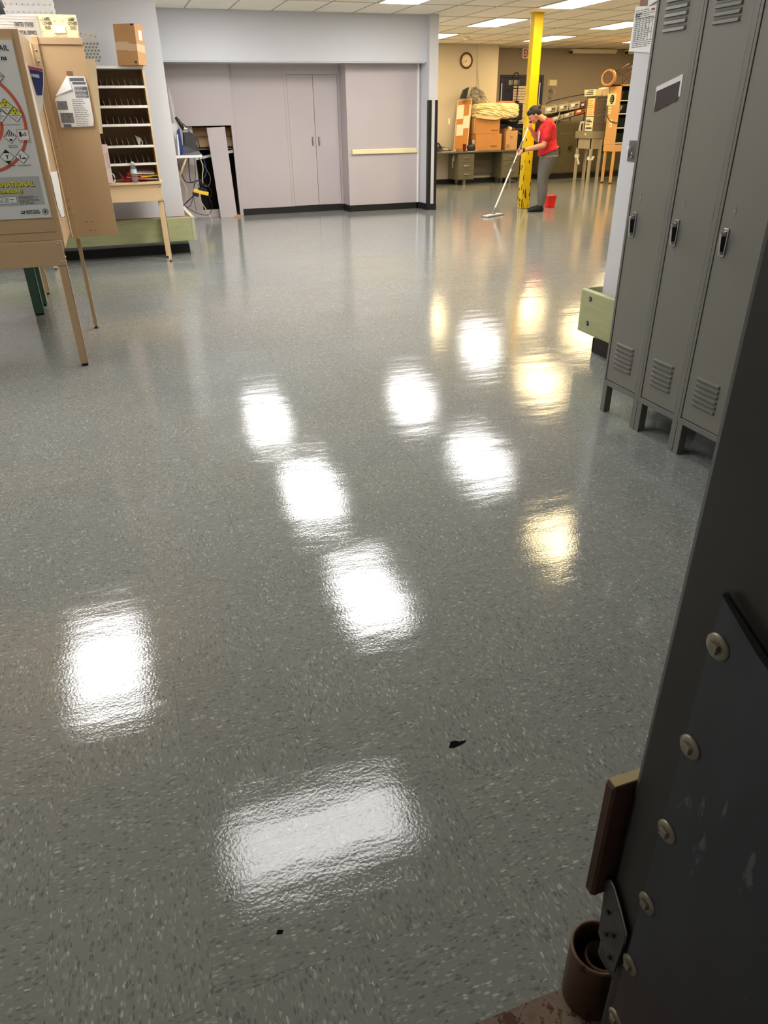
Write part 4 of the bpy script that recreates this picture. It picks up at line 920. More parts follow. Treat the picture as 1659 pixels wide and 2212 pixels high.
t = crumple('cream_plastic_sheet', 'wrinkled cream plastic sheet draped over the upper carton', 'plastic sheet', (8.56, 16.88, 1.505), (.53, .25, .15), pm('cream_plastic_film', (236, 214, 160), .22, var=.05, vs=8, spec=.8), 5, .42, (90, 50), 5.0, .0)
lb = MB()
lb.prism([(8.0, 16.64, 1.42), (8.0, 16.64, 1.375), (8.25, 16.645, 1.345), (8.50, 16.64, 1.325), (8.68, 16.645, 1.375), (8.95, 16.64, 1.44)], (0, .004, 0)).build('hanging_edge', pm('cream_plastic_edge', (226, 200, 150), .25), t)
t = crumple('silver_bag', 'crumpled silver grey plastic bag on top of the cream sheet', 'plastic bag', (8.19, 16.95, 1.78), (.185, .15, .15), pm('silver_film', (176, 170, 156), .18, metal=.5, var=.3, vs=14), 9, .9, (56, 36), 2.0, -.55)
MB().hexa([(7.73, 16.9, 1.76), (7.86, 16.9, 1.76), (7.86, 17.0, 1.76), (7.73, 17.0, 1.76), (7.80, 16.9, 1.93), (7.92, 16.9, 1.98), (7.92, 17.0, 1.98), (7.80, 17.0, 1.93)]).build('dark_flap', M['blackplastic'], t, .01)
t = thing('orange_clamp', 'orange plastic strap lying on the cream plastic sheet', 'strap', (8.8, 16.8, 1.66))
MB().hexa([(8.63, 16.75, 1.655), (8.98, 16.75, 1.645), (8.98, 16.83, 1.645), (8.63, 16.83, 1.655), (8.60, 16.75, 1.70), (8.99, 16.75, 1.695), (8.99, 16.83, 1.695), (8.60, 16.83, 1.70)]).build('strap', M['orange'], t, .012)
MB().box(8.93, 9.01, 16.74, 16.84, 1.635, 1.685).build('clip', M['orange'], t, .012)
# swivel chair behind
t = thing('office_chair', 'black high swivel chair behind the cartons, in front of the navy door', 'chair', (9.26, 17.42, 0))
cx, cy = 9.26, 17.42
MB().lathe((cx - .05, cy - .02, 1.22), (0, 0, 1), [(.10, 0), (.24, .02), (.26, .06), (.25, .10), (.1, .12)], 24).build('seat', M['black'], t)
MB().box(cx + .06, cx + .27, cy - .14, cy - .06, 1.30, 1.66).build('backrest', M['black'], t, .06, seg=4)
MB().tube([(cx, cy, 1.24), (cx + .22, cy, 1.26), (cx + .22, cy - .06, 1.45)], .015, 8).build('back_bracket', M['blackplastic'], t)
MB().cyl((cx, cy, .1), (cx, cy, 1.24), .028).build('column', M['blackplastic'], t)
for k in range(5):
    a = 2 * math.pi * k / 5 + .3; e = (cx + .3 * math.cos(a), cy + .3 * math.sin(a), .07)
    l = MB().tube([(cx, cy, .12), e], [.028, .018], 8).build('leg', M['blackplastic'], t)
    MB().cyl((e[0] - .012, e[1], .03), (e[0] + .012, e[1], .03), .03, n=12).build('caster', M['black'], l)
MB().lathe((cx, cy, .42), (0, 0, 1), [(.22, 0), (.235, .01), (.22, .02)], 24, capend=False).build('foot_ring', M['chrome'], t)
# hand truck
t = thing('hand_truck', 'tall black hand truck standing before the navy door', 'hand truck', (9.4, 17.75, 0))
y = 17.94; kk = y / 16.9
fr = MB(); xl, xr = 9.02 * kk, 9.145 * kk; zt = 2.30
fr.tube([(xl - .05, y, .05), (xl, y, zt - .03), (xl + .03, y, zt), (xr - .03, y, zt), (xr, y, zt - .03), (xr - .05, y, .05)], .013, 8).build('tube_frame', M['black'], t)
for zz in (1.98, 1.62, 1.0, .5): MB().tube([(xl - .03, y, zz), (xr - .03, y, zz)], .012, 8).build('cross_bar', M['black'], t)
MB().box(xl - .17, xl - .0, y - .015, y, 1.96, 1.985).build('side_bar', M['black'], t)
for wx in (xl - .12, xr + .04): MB().cyl((wx - .02, y, .12), (wx + .02, y, .12), .1, n=20).build('wheel', M['black'], t)
MB().box(xl - .08, xr + .03, y - .14, y, .02, .035).build('toe_plate', M['steel'], t)

# navy door with frame
NAVY = pm('navy_door_paint', (34, 36, 66), .4, var=.05)
df = MB().box(9.294, 9.35, 18.06, 18.11, 0, 2.265).box(10.415, 10.476, 18.06, 18.11, 0, 2.265).box(9.35, 10.415, 18.06, 18.11, 2.205, 2.265)
dr = struct('trim_7', df, pm('navy_frame_paint', (40, 40, 62), .4), .004, 'navy door frame')
d3 = struct('door_3', MB().box(9.355, 10.41, 18.075, 18.099, .01, 2.20), NAVY, .003, 'navy exit door behind the post')
MB().box(9.45, 10.35, 18.04, 18.07, 1.075, 1.12).build('push_bar', M['steel'], d3, .005)
MB().box(9.43, 9.435, 18.071, 18.075, 1.2, 2.15).build('panel_line', M['ink'], d3)
MB().box(9.312, 9.332, 18.045, 18.06, 1.68, 2.09).build('seal_strip', M['white'], dr); MB().box(10.36, 10.38, 18.045, 18.07, 1.5, 2.1).build('seal_strip', M['white'], d3)
MB().box(9.35, 10.41, 18.05, 18.075, .02, .05).build('threshold', M['steel'], d3)
for k, (x0, x1, z0, z1, lb, dens) in enumerate([(9.52, 9.80, 2.06, 2.155, 'small grey notice at the top of the navy door', 2), (9.66, 10.14, 1.72, 2.03, 'wide poster with rows of small pictures on the navy door', 5), (9.84, 10.00, 1.22, 1.72, 'narrow white notice hanging low on the navy door', 6)]):
    tt = thing('door_notice', lb, 'notice', ((x0 + x1) / 2, 18.07, z0))
    MB().box(x0, x1, 18.070, 18.074, z0, z1).build('sheet', pm('notice_stock_%d' % k, (236, 214, 190) if k else (190, 186, 176), .6), tt)
    lines(MB(), (x0 + .02, 18.0695, z0 + .01), (1, 0, 0), (0, 0, 1), (x1 - x0) - .04, z1 - z0 - .02, dens, thick=.22, seed=k + 20).build('printed_lines', M['ink'], tt)
# exit sign
t = thing('exit_sign', 'white EXIT sign with red letters, partly behind the yellow post', 'exit sign', (10.0, 18.1, 2.62))
MB().box(9.815, 10.19, 18.02, 18.10, 2.60, 2.815).build('sign_box', M['white'], t, .006)
text('EXIT', (9.84, 18.018, 2.632), (1, 0, 0), (0, 0, 1), .215, ink('exit_red', (220, 44, 36), .4), t, bold=.004, sx=.62)
# electrical box and hanging clips
t = thing('wall_box', 'cream electrical box on the taupe wall right of the navy door', 'electrical box', (10.74, 18.1, 2.04))
MB().box(10.64, 10.84, 18.05, 18.10, 2.035, 2.155).build('box', M['trayc'], t, .006)
MB().box(10.60, 10.88, 18.09, 18.10, 2.02, 2.17).build('back_plate', M['beige'], t)
t = thing('hanging_clips', 'bent wire clips hanging below the cream wall box', 'clips', (10.73, 18.09, 1.78))
MB().tube(spl([(10.72, 18.08, 2.0), (10.73, 18.08, 1.93), (10.66, 18.08, 1.95), (10.71, 18.08, 1.88), (10.69, 18.08, 1.78), (10.74, 18.08, 1.76), (10.77, 18.08, 1.82), (10.76, 18.08, 1.93)]), .008, 6).build('wire', M['steel'], t)
MB().tube(spl([(10.80, 18.08, 1.95), (10.82, 18.08, 1.88), (10.79, 18.08, 1.86)]), .007, 6).build('wire', M['trayc'], t)
# wall-mounted strip light, switched off
t = thing('strip_light', 'unlit white strip light fixed high on the taupe wall', 'strip light', (11.78, 18.05, 2.79))
MB().box(11.16, 12.44, 17.98, 18.10, 2.745, 2.805).build('housing', M['trayc'], t, .006)
MB().cyl((11.12, 18.0, 2.73), (12.42, 18.0, 2.73), .016, n=10).build('tube_lamp', M['white'], t)
MB().box(11.10, 11.17, 17.98, 18.02, 2.71, 2.76).build('lamp_holder', M['black'], t)
t = thing('strip_light', 'second unlit strip light cut off by the grey pillar', 'strip light', (13.0, 18.05, 2.79))
MB().box(12.74, 13.5, 17.98, 18.10, 2.745, 2.805).build('housing', M['trayc'], t, .006)
MB().cyl((12.72, 18.0, 2.73), (13.5, 18.0, 2.73), .016, n=10).build('tube_lamp', M['white'], t)
MB().box(12.70, 12.77, 17.98, 18.02, 2.71, 2.76).build('lamp_holder', M['black'], t)

# olive steel cabinet
OS = pm('dark_olive_cabinet', (84, 76, 52), .4, var=.06)
t = thing('steel_cabinet', 'low dark olive steel cabinet along the taupe wall behind the person', 'cabinet', (11.25, 17.4, 0))
MB().box(10.0, 12.5, 17.05, 17.95, .12, 1.255).build('body', OS, t, .01)
MB().box(10.02, 12.48, 17.1, 17.9, 0, .12).build('plinth', M['black'], t)
for k, x0 in enumerate((10.04, 11.28)):
    dd = MB().box(x0, x0 + 1.18, 17.035, 17.05, .15, 1.23).build('door', OS, t, .004)
    MB().cyl((x0 + .72, 17.035, .69), (x0 + .72, 16.99, .69), .045, n=20).build('dial', M['black'], dd)
    MB().cyl((x0 + .72, 16.99, .69), (x0 + .72, 16.985, .69), .012, n=12).build('dial_hub', M['chrome'], dd)
    MB().tube([(x0 + .42, 17.03, .72), (x0 + .42, 16.99, .70), (x0 + .42, 16.99, .58), (x0 + .42, 17.03, .56)], .012, 8).build('handle', M['blackplastic'], dd)
    MB().box(x0 + .40, x0 + .75, 17.033, 17.035, 1.0, 1.02).build('name_plate', pm('worn_plate', (104, 96, 66), .4), dd)

# sloped tray rack on the cabinet
rk = thing('tray_rack', 'tilted black wire rack of mail trays on the olive cabinet', 'rack', (10.5, 17.2, 1.26))
sl = math.tan(math.radians(14.5))
def rackz(x, row): return (1.262 if row == 0 else 1.445) + (x - 10.16) * (.205 if row == 0 else .125)
for row in (0, 1):
    mb = MB(); xa, xb = (10.12, 11.12) if row == 0 else (9.93, 11.12)
    for yy_ in (17.0, 17.35, 17.7): mb.tube([(xa, yy_, rackz(xa, row) - .012), (xb, yy_, rackz(xb, row) - .012)], .012, 8)
    mb.build('rail', M['blackplastic'], rk)
mb = MB()
for x0 in (10.10, 11.10):
    for yy_ in (17.08, 17.7): mb.tube([(x0, yy_, 1.262), (x0, yy_, rackz(x0, 1) + .14)], .012, 8)
mb.build('upright', M['blackplastic'], rk)
MB().tube([(9.98, 17.0, 1.64), (10.1, 17.0, 1.69), (10.6, 17.05, 1.77), (11.05, 17.05, 1.83)], .01, 8).build('top_rail', M['blackplastic'], rk)
MB().tube([(10.36, 16.97, 1.52), (10.30, 16.97, 1.30), (10.22, 16.97, 1.02)], .008, 8).build('hook_bar', M['steel'], rk)
ORT = pm('orange_tray_plastic', (190, 84, 40), .5); GT = pm('dusty_grey_tray', (176, 164, 142), .5, var=.06)
for row, x0, w, h, m_, lb in [(1, 9.97, .31, .145, GT, 'grey mail tray at the low left end of the upper rack row'), (1, 10.33, .25, .145, GT, 'pale mail tray second along the upper rack row'), (1, 10.62, .27, .145, GT, 'pale mail tray third along the upper rack row'), (1, 10.92, .18, .10, pm('maroon_tray', (110, 60, 50), .5), 'dark red tray at the high right end of the upper rack row'),
                               (0, 10.18, .28, .085, GT, 'pale mail tray at the low left end of the lower rack row'), (0, 10.49, .26, .09, GT, 'pale mail tray in the middle of the lower rack row'), (0, 10.80, .29, .10, ORT, 'orange mail tray at the high right end of the lower rack row')]:
    g_ = .205 if row == 0 else .125; z0 = rackz(x0, row) + .002
    tt = thing('mail_tray', lb, 'mail tray', (x0 + w / 2, 17.3, z0), 'trays on the tilted rack')
    o = [(x0, 17.0, z0), (x0 + w, 17.0, z0 + w * g_), (x0 + w, 17.55, z0 + w * g_), (x0, 17.55, z0)]
    up_ = [(a - (.01 if i in (0, 3) else -.01), b_, c_ + h) for i, (a, b_, c_) in enumerate(o)]
    inn = [(a + (.012 if i in (0, 3) else -.012), b_ + (.01 if i < 2 else -.01), c_) for i, (a, b_, c_) in enumerate(up_)]
    lo = [(a + (.012 if i in (0, 3) else -.012), b_ + (.01 if i < 2 else -.01), c_ + .006) for i, (a, b_, c_) in enumerate(o)]
    MB().add(o + up_ + inn + lo, [(3, 2, 1, 0)] + [(i, (i + 1) % 4, 4 + (i + 1) % 4, 4 + i) for i in range(4)] + [(4 + i, 4 + (i + 1) % 4, 8 + (i + 1) % 4, 8 + i) for i in range(4)] + [(8 + i, 8 + (i + 1) % 4, 12 + (i + 1) % 4, 12 + i) for i in range(4)] + [(12, 13, 14, 15)]).build('tray_body', m_, tt)
    rd2 = V((1, 0, g_)).normalized()
    MB().obox(V((x0 + w * .30, 16.997, z0 + h * .6 + w * .3 * g_)), rd2 * w * .2, V((0, .001, 0)), V((0, 0, h * .2))).build('label_card', M['paper'], tt)
    pp = MB().obox(V((x0 + w * .68, 16.997, z0 + h * .55 + w * .68 * g_)), rd2 * w * .17, V((0, .001, 0)), V((0, 0, h * .09)))
    pp.obox(V((x0 + w * .62, 16.997, z0 + h * .25 + w * .6 * g_)), rd2 * w * .22, V((0, .001, 0)), V((0, 0, h * .05))); pp.build('printed_marks', M['ink'], tt)

# grey table with tall stack of trays
GM = pm('grey_table_enamel', (148, 138, 118), .45, var=.04)
tb = thing('grey_table', 'grey steel stand with tall legs holding the stack of grey tubs', 'stand', (10.75, 16.1, 0))
MB().box(10.57, 10.90, 15.86, 16.56, .915, 1.06).build('tray_top', GM, tb, .006)
MB().box(10.60, 10.88, 15.89, 16.50, .70, .915).build('apron', pm('light_grey_apron', (170, 160, 138), .45), tb, .004)
for lx, ly in ((10.60, 15.88), (10.60, 16.44), (10.84, 15.88), (10.84, 16.44)):
    MB().box(lx, lx + .05, ly, ly + .07, 0, .92).build('leg', pm('light_grey_leg', (176, 166, 144), .45), tb, .004)
MB().box(10.565, 10.57, 16.1, 16.16, .98, 1.02).build('tape_square', M['trayc'], tb)
for k, (yy_, zz) in enumerate([(16.44, .50), (15.90, .47)]):
    tt = thing('tied_rag', ['white rag tied round the far leg of the grey stand', 'white rag tied round the near leg of the grey stand'][k], 'rag', (10.6, yy_, zz))
    r3 = random.Random(k); mb = MB().box(10.59, 10.66, yy_ - .01, yy_ + .08, zz, zz + .07)
    mb.hexa([(10.585, yy_ - .02, zz + .02), (10.595, yy_ - .02, zz + .02), (10.60, yy_ - .1, zz - .15), (10.59, yy_ - .1, zz - .15), (10.585, yy_ - .0, zz + .08), (10.595, yy_, zz + .08), (10.60, yy_ - .16, zz - .12), (10.59, yy_ - .16, zz - .12)] if k == 0 else [(10.585, yy_ - .02, zz), (10.595, yy_ - .02, zz), (10.68, yy_ - .03, zz + .0), (10.67, yy_ - .03, zz + .0), (10.585, yy_, zz + .08), (10.595, yy_, zz + .08), (10.72, yy_ - .03, zz + .08), (10.71, yy_ - .03, zz + .08)])
    mb.build('rag', M['paper'], tt)
TB = pm('grey_tub_plastic', (112, 102, 90), .5, var=.05)
zs = [1.062, 1.232, 1.395, 1.55, 1.70, 1.765]
for k in range(5):
    tt = thing('grey_tub', ['grey plastic tub at the bottom of the tall stack', 'grey plastic tub second from the bottom of the tall stack', 'grey plastic tub in the middle of the tall stack', 'grey plastic tub fourth up in the tall stack', 'shallow grey tub topmost in the tall stack'][k], 'tub', (10.71, 16.0, zs[k]), 'grey tubs in the tall stack')
    MB().hexa([(10.60, 15.87, zs[k]), (10.86, 15.87, zs[k]), (10.86, 16.26, zs[k]), (10.60, 16.26, zs[k]), (10.59, 15.86, zs[k + 1] - .022), (10.87, 15.86, zs[k + 1] - .022), (10.87, 16.27, zs[k + 1] - .022), (10.59, 16.27, zs[k + 1] - .022)]).build('tub_body', TB, tt, .004)
    MB().box(10.583, 10.877, 15.853, 16.277, zs[k + 1] - .022, zs[k + 1] - .004).build('rim', TB, tt, .003)
YS = pm('yellow_printed_sheet', (238, 216, 150), .6)
def sheetx(name, label, x, y0, y1, z0, z1, mat, rows, m2=None):
    tt = thing(name, label, 'notice', (x, (y0 + y1) / 2, z0))
    MB().box(x - .002, x, y0, y1, z0, z1).build('sheet', mat, tt)
    lines(MB(), (x - .0025, y1 - .02, z0 + .02), (0, -1, 0), (0, 0, 1), (y1 - y0) - .04, (z1 - z0) - .04, rows, thick=.4, seed=rows).build('printed_lines', m2 or M['inkgrey'], tt); return tt
tt = sheetx('yellow_notice', 'yellow and orange notice taped high on the stack of tubs', 10.580, 15.88, 16.18, 1.37, 1.72, YS, 7, M['orange'])
MB().box(10.575, 10.578, 15.88, 15.91, 1.40, 1.72).build('orange_border', M['orange'], tt)
tt = sheetx('black_barred_notice', 'cream notice with black bars taped low on the stack of tubs', 10.580, 15.885, 16.19, 1.068, 1.355, pm('cream_sheet', (236, 226, 190), .6), 3)
for zz in (1.245, 1.12): MB().box(10.575, 10.578, 15.93, 16.14, zz, zz + .022).build('black_bar', M['ink'], tt)
t = thing('mail_tray', 'cream tray with black print sitting crosswise on top of the tub stack', 'mail tray', (10.7, 16.1, 1.77))
MB().hexa([(10.56, 15.90, 1.765), (10.72, 15.90, 1.765), (10.72, 16.32, 1.765), (10.56, 16.32, 1.765), (10.55, 15.88, 1.895), (10.73, 15.88, 1.895), (10.73, 16.34, 1.895), (10.55, 16.34, 1.895)]).build('tray_body', M['trayc'], t, .004)
for k in range(3): MB().box(10.548, 10.552, 15.97, 16.27 - .05 * k, 1.80 + k * .032, 1.812 + k * .032).build('printed_bar', M['ink'], t)
t = thing('paper_bundle', 'loose bundle of cream papers beside the tray on the tub stack', 'papers', (10.8, 15.98, 1.767))
MB().hexa([(10.735, 15.88, 1.765), (10.93, 15.88, 1.765), (10.93, 16.1, 1.765), (10.735, 16.1, 1.765), (10.74, 15.89, 1.90), (10.90, 15.89, 1.93), (10.88, 16.08, 1.94), (10.75, 16.08, 1.92)]).build('bundle', pm('cream_bundle', (222, 200, 160), .7, var=.1, vs=20), t, .008)
t = thing('label_printer', 'small grey label machine on the left end of the grey stand', 'printer', (10.66, 16.38, 1.062))
MB().hexa([(10.59, 16.30, 1.062), (10.74, 16.30, 1.062), (10.74, 16.50, 1.062), (10.59, 16.50, 1.062), (10.59, 16.31, 1.265), (10.72, 16.31, 1.265), (10.72, 16.44, 1.265), (10.59, 16.44, 1.265)]).build('machine_body', pm('beige_machine', (206, 196, 176), .45), t, .02, seg=3)
MB().box(10.583, 10.59, 16.31, 16.36, 1.08, 1.22).build('dark_slot', M['black'], t)

# honey-coloured pigeonhole case at the far right
hc = thing('honey_pigeonhole_case', 'honey coloured pigeonhole case with white shelves by the grey pillar', 'pigeonhole case', (11.6, 15.5, 0))
WO = M['wood_orange']; xl, xr, yf, yb = 10.82, 12.3, 15.32, 15.72
MB().box(xl, xl + .02, yf, yb, .80, 1.965).build('side_panel', WO, hc, .002)
MB().box(xr, xr + .02, yf, yb, .80, 1.965).build('side_panel', WO, hc, .002)
MB().box(xl, xr + .02, yf, yb, 1.935, 1.965).build('top_panel', WO, hc, .003)
MB().box(xl + .02, xr, yb - .015, yb, .82, 1.94).build('back_panel', pm('green_black_felt', (36, 42, 34), .8), hc)
MB().box(xl, xr + .02, yf - .01, yb, .66, .80).build('apron', WO, hc, .004)
MB().box(xl - .004, xl, yf, yb, .80, .945).build('side_step', WO, hc)
for z in (1.655, 1.40, 1.125, .825):
    sh = MB().box(xl + .02, xr, yf + .005, yb - .01, z, z + .012).build('shelf', M['dark'], hc)
    MB().box(xl + .02, xr, yf - .002, yf + .005, z - .004, z + .016).build('shelf_lip', M['white'], sh)
    dm = MB(); xx = xl + .07
    while xx < xr: dm.box(xx, xx + .003, yf + .03, yb - .02, z + .012, z + .20); xx += .042
    dm.build('dividers', pm('green_divider', (52, 62, 46), .5), sh)
for lx, ly in ((10.83, 15.32), (10.83, 15.64), (12.26, 15.32), (12.26, 15.64)):
    l = MB().box(lx, lx + .05, ly, ly + .05, .02, .67).build('leg', WO, hc, .003)
    MB().box(lx + .004, lx + .046, ly + .004, ly + .046, 0, .02).build('foot', M['black'], l)
bm = hc
for yy_ in (15.36,):
    for zz in (.69, .77): bolt(bm, (xl, yy_, zz), (-1, 0, 0), .007); bolt(bm, (xl + .04, yf - .01, zz), (0, -1, 0), .007)
tt = sheetx('octagon_notice', 'cream notice with a black octagon on the honey case side', 10.816, 15.46, 15.78, 1.575, 1.80, M['trayc'], 1, M['trayc'])
oc = [(10.811, 15.60 + .085 * math.cos(a) * 1.0, 1.69 + .095 * math.sin(a)) for a in [math.pi / 8 + k * math.pi / 4 for k in range(8)]]
MB().prism(oc, (.003, 0, 0)).build('octagon', M['ink'], tt)
lines(MB(), (10.808, 15.66, 1.62), (0, -1, 0), (0, 0, 1), .12, .14, 4, thick=.3, seed=7).build('octagon_print', M['trayc'], tt)
sheetx('case_label', 'narrow label strip below the octagon notice', 10.818, 15.60, 15.71, 1.41, 1.55, M['trayc'], 2)
sheetx('case_label', 'narrow label strip lower on the honey case side', 10.818, 15.50, 15.60, 1.145, 1.30, M['trayc'], 2)
t = thing('black_strap', 'black cord drooping across the side of the honey case', 'cord', (10.80, 15.6, 1.25))
MB().tube(spl([(10.805, 15.74, 1.50), (10.80, 15.70, 1.38), (10.80, 15.60, 1.29), (10.80, 15.46, 1.25), (10.80, 15.34, 1.235), (10.86, 15.29, 1.23)]), .008, 6).build('cord', M['black'], t)
t = thing('pink_envelopes', 'pink envelopes leaning in the top row of the honey case', 'envelopes', (10.9, 15.4, 1.67))
MB().hexa([(10.86, 15.36, 1.672), (10.875, 15.36, 1.672), (10.875, 15.6, 1.672), (10.86, 15.6, 1.672), (10.90, 15.36, 1.82), (10.915, 15.36, 1.82), (10.915, 15.6, 1.82), (10.90, 15.6, 1.82)]).build('envelopes', pm('pink_env', (222, 120, 104), .6), t)
t = thing('white_envelopes', 'white and pink papers leaning in the second row of the honey case', 'envelopes', (10.9, 15.4, 1.41))
for k in range(4): MB().hexa([(10.86, 15.36, 1.417), (10.865, 15.36, 1.417), (10.865, 15.6, 1.417), (10.86, 15.6, 1.417), (10.88 + k * .025, 15.36, 1.58 - k * .008), (10.885 + k * .025, 15.36, 1.58 - k * .008), (10.885 + k * .025, 15.6, 1.58 - k * .008), (10.88 + k * .025, 15.6, 1.58 - k * .008)]).build('envelope', pm('env_%d' % k, [(240, 226, 206), (224, 140, 110), (240, 232, 220), (230, 200, 180)][k], .6), t)
t = thing('red_folder', 'thin red folder in the third row of the honey case', 'folder', (10.87, 15.4, 1.14))
MB().box(10.85, 10.862, 15.35, 15.6, 1.142, 1.32).build('sheets', pm('red_card', (170, 40, 44), .5), t)
# drum lamp and trestle on top
t = thing('round_drum', 'round wooden drum head leaning on the honey case top', 'drum', (10.80, 15.35, 1.93))
ax_ = V((-.85, -.5, .12)).normalized(); c0 = V((10.66, 15.62, 2.105))
MB().lathe(c0 - ax_ * .06, ax_, [(.158, 0), (.166, .01), (.166, .06), (.155, .075), (.125, .078), (.12, .06)], 36).build('hoop', pm('drum_wood', (196, 140, 78), .4, var=.15), t)
MB().lathe(c0 - ax_ * .06, ax_, [(.128, .0), (.128, .064)], 36).build('drum_skin', pm('drum_skin_brown', (92, 62, 36), .6, var=.25, vs=10), t)
t = thing('wire_trestle', 'rusty brown metal frame lying on top of the honey case', 'metal frame', (11.3, 15.5, 1.966))
y = 15.45; br = pm('rusty_frame', (84, 54, 42), .5)
fr = [((10.80, y, 1.975), (11.75, y, 1.978)), ((10.78, y, 2.12), (11.75, y, 2.52)), ((10.92, y, 1.975), (10.90, y, 2.17)), ((11.16, y, 1.975), (11.14, y, 2.27)), ((11.45, y, 1.975), (11.43, y, 2.39))]
fr += [((10.92, y, 1.975), (11.14, y, 2.27)), ((10.90, y, 2.17), (11.16, y, 1.975)), ((11.16, y, 1.975), (11.43, y, 2.39))]
for i, (a, b_) in enumerate(fr): MB().tube([a, b_], .011 if i < 2 else .007, 8).build('frame_bar', br, t)
for i, (a, b_) in enumerate(fr[:2]): MB().tube([V(a) + V((0, .2, 0)), V(b_) + V((0, .2, 0))], .011, 8).build('frame_bar', br, t)
MB().tube([(10.68, y + .12, 2.15), (11.10, y + .1, 2.36)], .009, 8).build('handle_bar', br, t)
# ------------------------------------------------------------------ lockers (front plane x = 2.36)
LK = M['locker']; XF = 2.36
LKs = pm('locker_edge_enamel', (116, 116, 110), .4, var=.03)
def make_locker():
    t = thing('locker', 'x', 'locker', (XF, 0, 0), 'grey steel lockers in a row')
    W = .3035
    b = MB().box(0.004, .38, -W + .0015, 0, .155, 1.985).build('body', LK, t, .002, off=(0, 0, 0))
    fr = MB().box(-.012, .004, -.016, 0, .155, 1.985).box(-.012, .004, -W + .001, -W + .030, .155, 1.985).box(-.012, .004, -W + .03, -.016, .155, .182).box(-.012, .004, -W + .03, -.016, 1.965, 1.985)
    fr.build('frame', LKs, t, .0015, off=(0, 0, 0))
    d = MB().box(-.009, .003, -W + .0325, -.0185, .186, 1.962)
    d.build('door', LK, t, .002, off=(0, 0, 0)); door = t.children[-1]
    def louver(z0, n, dz, up):
        for k in range(n):
            z = z0 + k * dz; m = MB(); ya, yb = -.066, -.213
            pr_ = [(-.009, z), (-.019, z + .002), (-.016, z + .013), (-.009, z + .019)] if up else [(-.009, z + .019), (-.019, z + .015), (-.016, z + .006), (-.009, z)]
            vs = []
            for yy_, s in ((ya, .0), (ya - .006, 1), (yb + .006, 1), (yb, .0)):
                for (xx, zz) in pr_: vs.append((-.009 + (xx + .009) * s, yy_, zz))
            fs = [(j * 4 + i, j * 4 + i + 1, (j + 1) * 4 + i + 1, (j + 1) * 4 + i) for j in range(3) for i in range(3)]
            fs += [(j * 4 + 3, j * 4, (j + 1) * 4, (j + 1) * 4 + 3) for j in range(3)]
            m.add(vs, fs); m.build('louvre', LKs, door, off=(0, 0, 0))
    louver(.262, 6, .0238, False); louver(1.747, 6, .0262, True)
    h = MB().box(-.016, -.009, -.076, -.050, .918, 1.030).build('handle_plate', M['chrome'], door, .003, off=(0, 0, 0))
    MB().hexa([(-.030, -.070, .925), (-.030, -.056, .925), (-.016, -.056, .925), (-.016, -.070, .925), (-.042, -.070, 1.01), (-.042, -.056, 1.01), (-.016, -.056, 1.02), (-.016, -.070, 1.02)]).build('latch_lever', M['chrome'], door, .003, off=(0, 0, 0))
    MB().hexa([(-.034, -.0705, .94), (-.034, -.0702, .94), (-.016, -.0702, .94), (-.016, -.0705, .94), (-.040, -.0705, 1.0), (-.040, -.0702, 1.0), (-.016, -.0702, 1.0), (-.016, -.0705, 1.0)]).build('lever_recess', M['black'], door, off=(0, 0, 0))
    for zz, r in ((1.110, .004), (1.096, .0075), (1.080, .004)): MB().cyl((-.0092, -.083, zz), (-.0105, -.083, zz), r, n=14).build('cover_plug', pm('plug_steel', (150, 152, 150), .35, metal=.5), door, off=(0, 0, 0))
    for zz in (.20, 1.05, 1.88): MB().box(-.0095, -.006, -W + .0305, -W + .034, zz, zz + .055).build('hinge_slot', M['black'], door, off=(0, 0, 0))
    for ly in (-.036, -W + .001):
        l = MB().box(-.010, -.006, ly, ly + .034, 0, .156).box(-.006, .03, ly + (.030 if ly < -.1 else .0), ly + (.034 if ly < -.1 else .004), 0, .156)
        l.build('leg', LKs, t, .001, off=(0, 0, 0))
    for ly in (-.036, -W + .001): MB().box(.34, .376, ly, ly + .034, 0, .156).build('leg', LKs, t, .001, off=(0, 0, 0))
    return t
lk = make_locker()
labs = ['first grey locker, nearest the pillar, with a black taped label', 'second grey locker from the pillar, between the labelled one and the third', 'third grey locker from the pillar, half hidden by the dark door', 'fourth grey locker from the pillar, a sliver at the right edge', 'fifth grey locker, hidden behind the dark door']
for k in range(4):
    o = lk if k == 0 else dup(lk, (XF, 0, 0))
    o.location = (XF, 3.148 - .3035 * k, 0); o['label'] = labs[k]
t = thing('taped_label', 'white card with torn black tape on the first locker door', 'label', (2.35, 2.98, 1.45))
xs = 2.3505
MB().prism([(xs, 3.069, 1.547), (xs, 2.905, 1.590), (xs, 2.902, 1.508), (xs, 3.062, 1.475)], (-.001, 0, 0)).build('card', M['paper'], t)
MB().prism([(xs - .001, 3.062, 1.530), (xs - .001, 2.916, 1.565), (xs - .001, 2.914, 1.492), (xs - .001, 2.93, 1.487), (xs - .001, 2.955, 1.482), (xs - .001, 2.97, 1.474), (xs - .001, 3.01, 1.466), (xs - .001, 3.03, 1.457), (xs - .001, 3.058, 1.450)], (-.001, 0, 0)).build('black_tape', pm('black_tape', (44, 36, 38), .4), t)

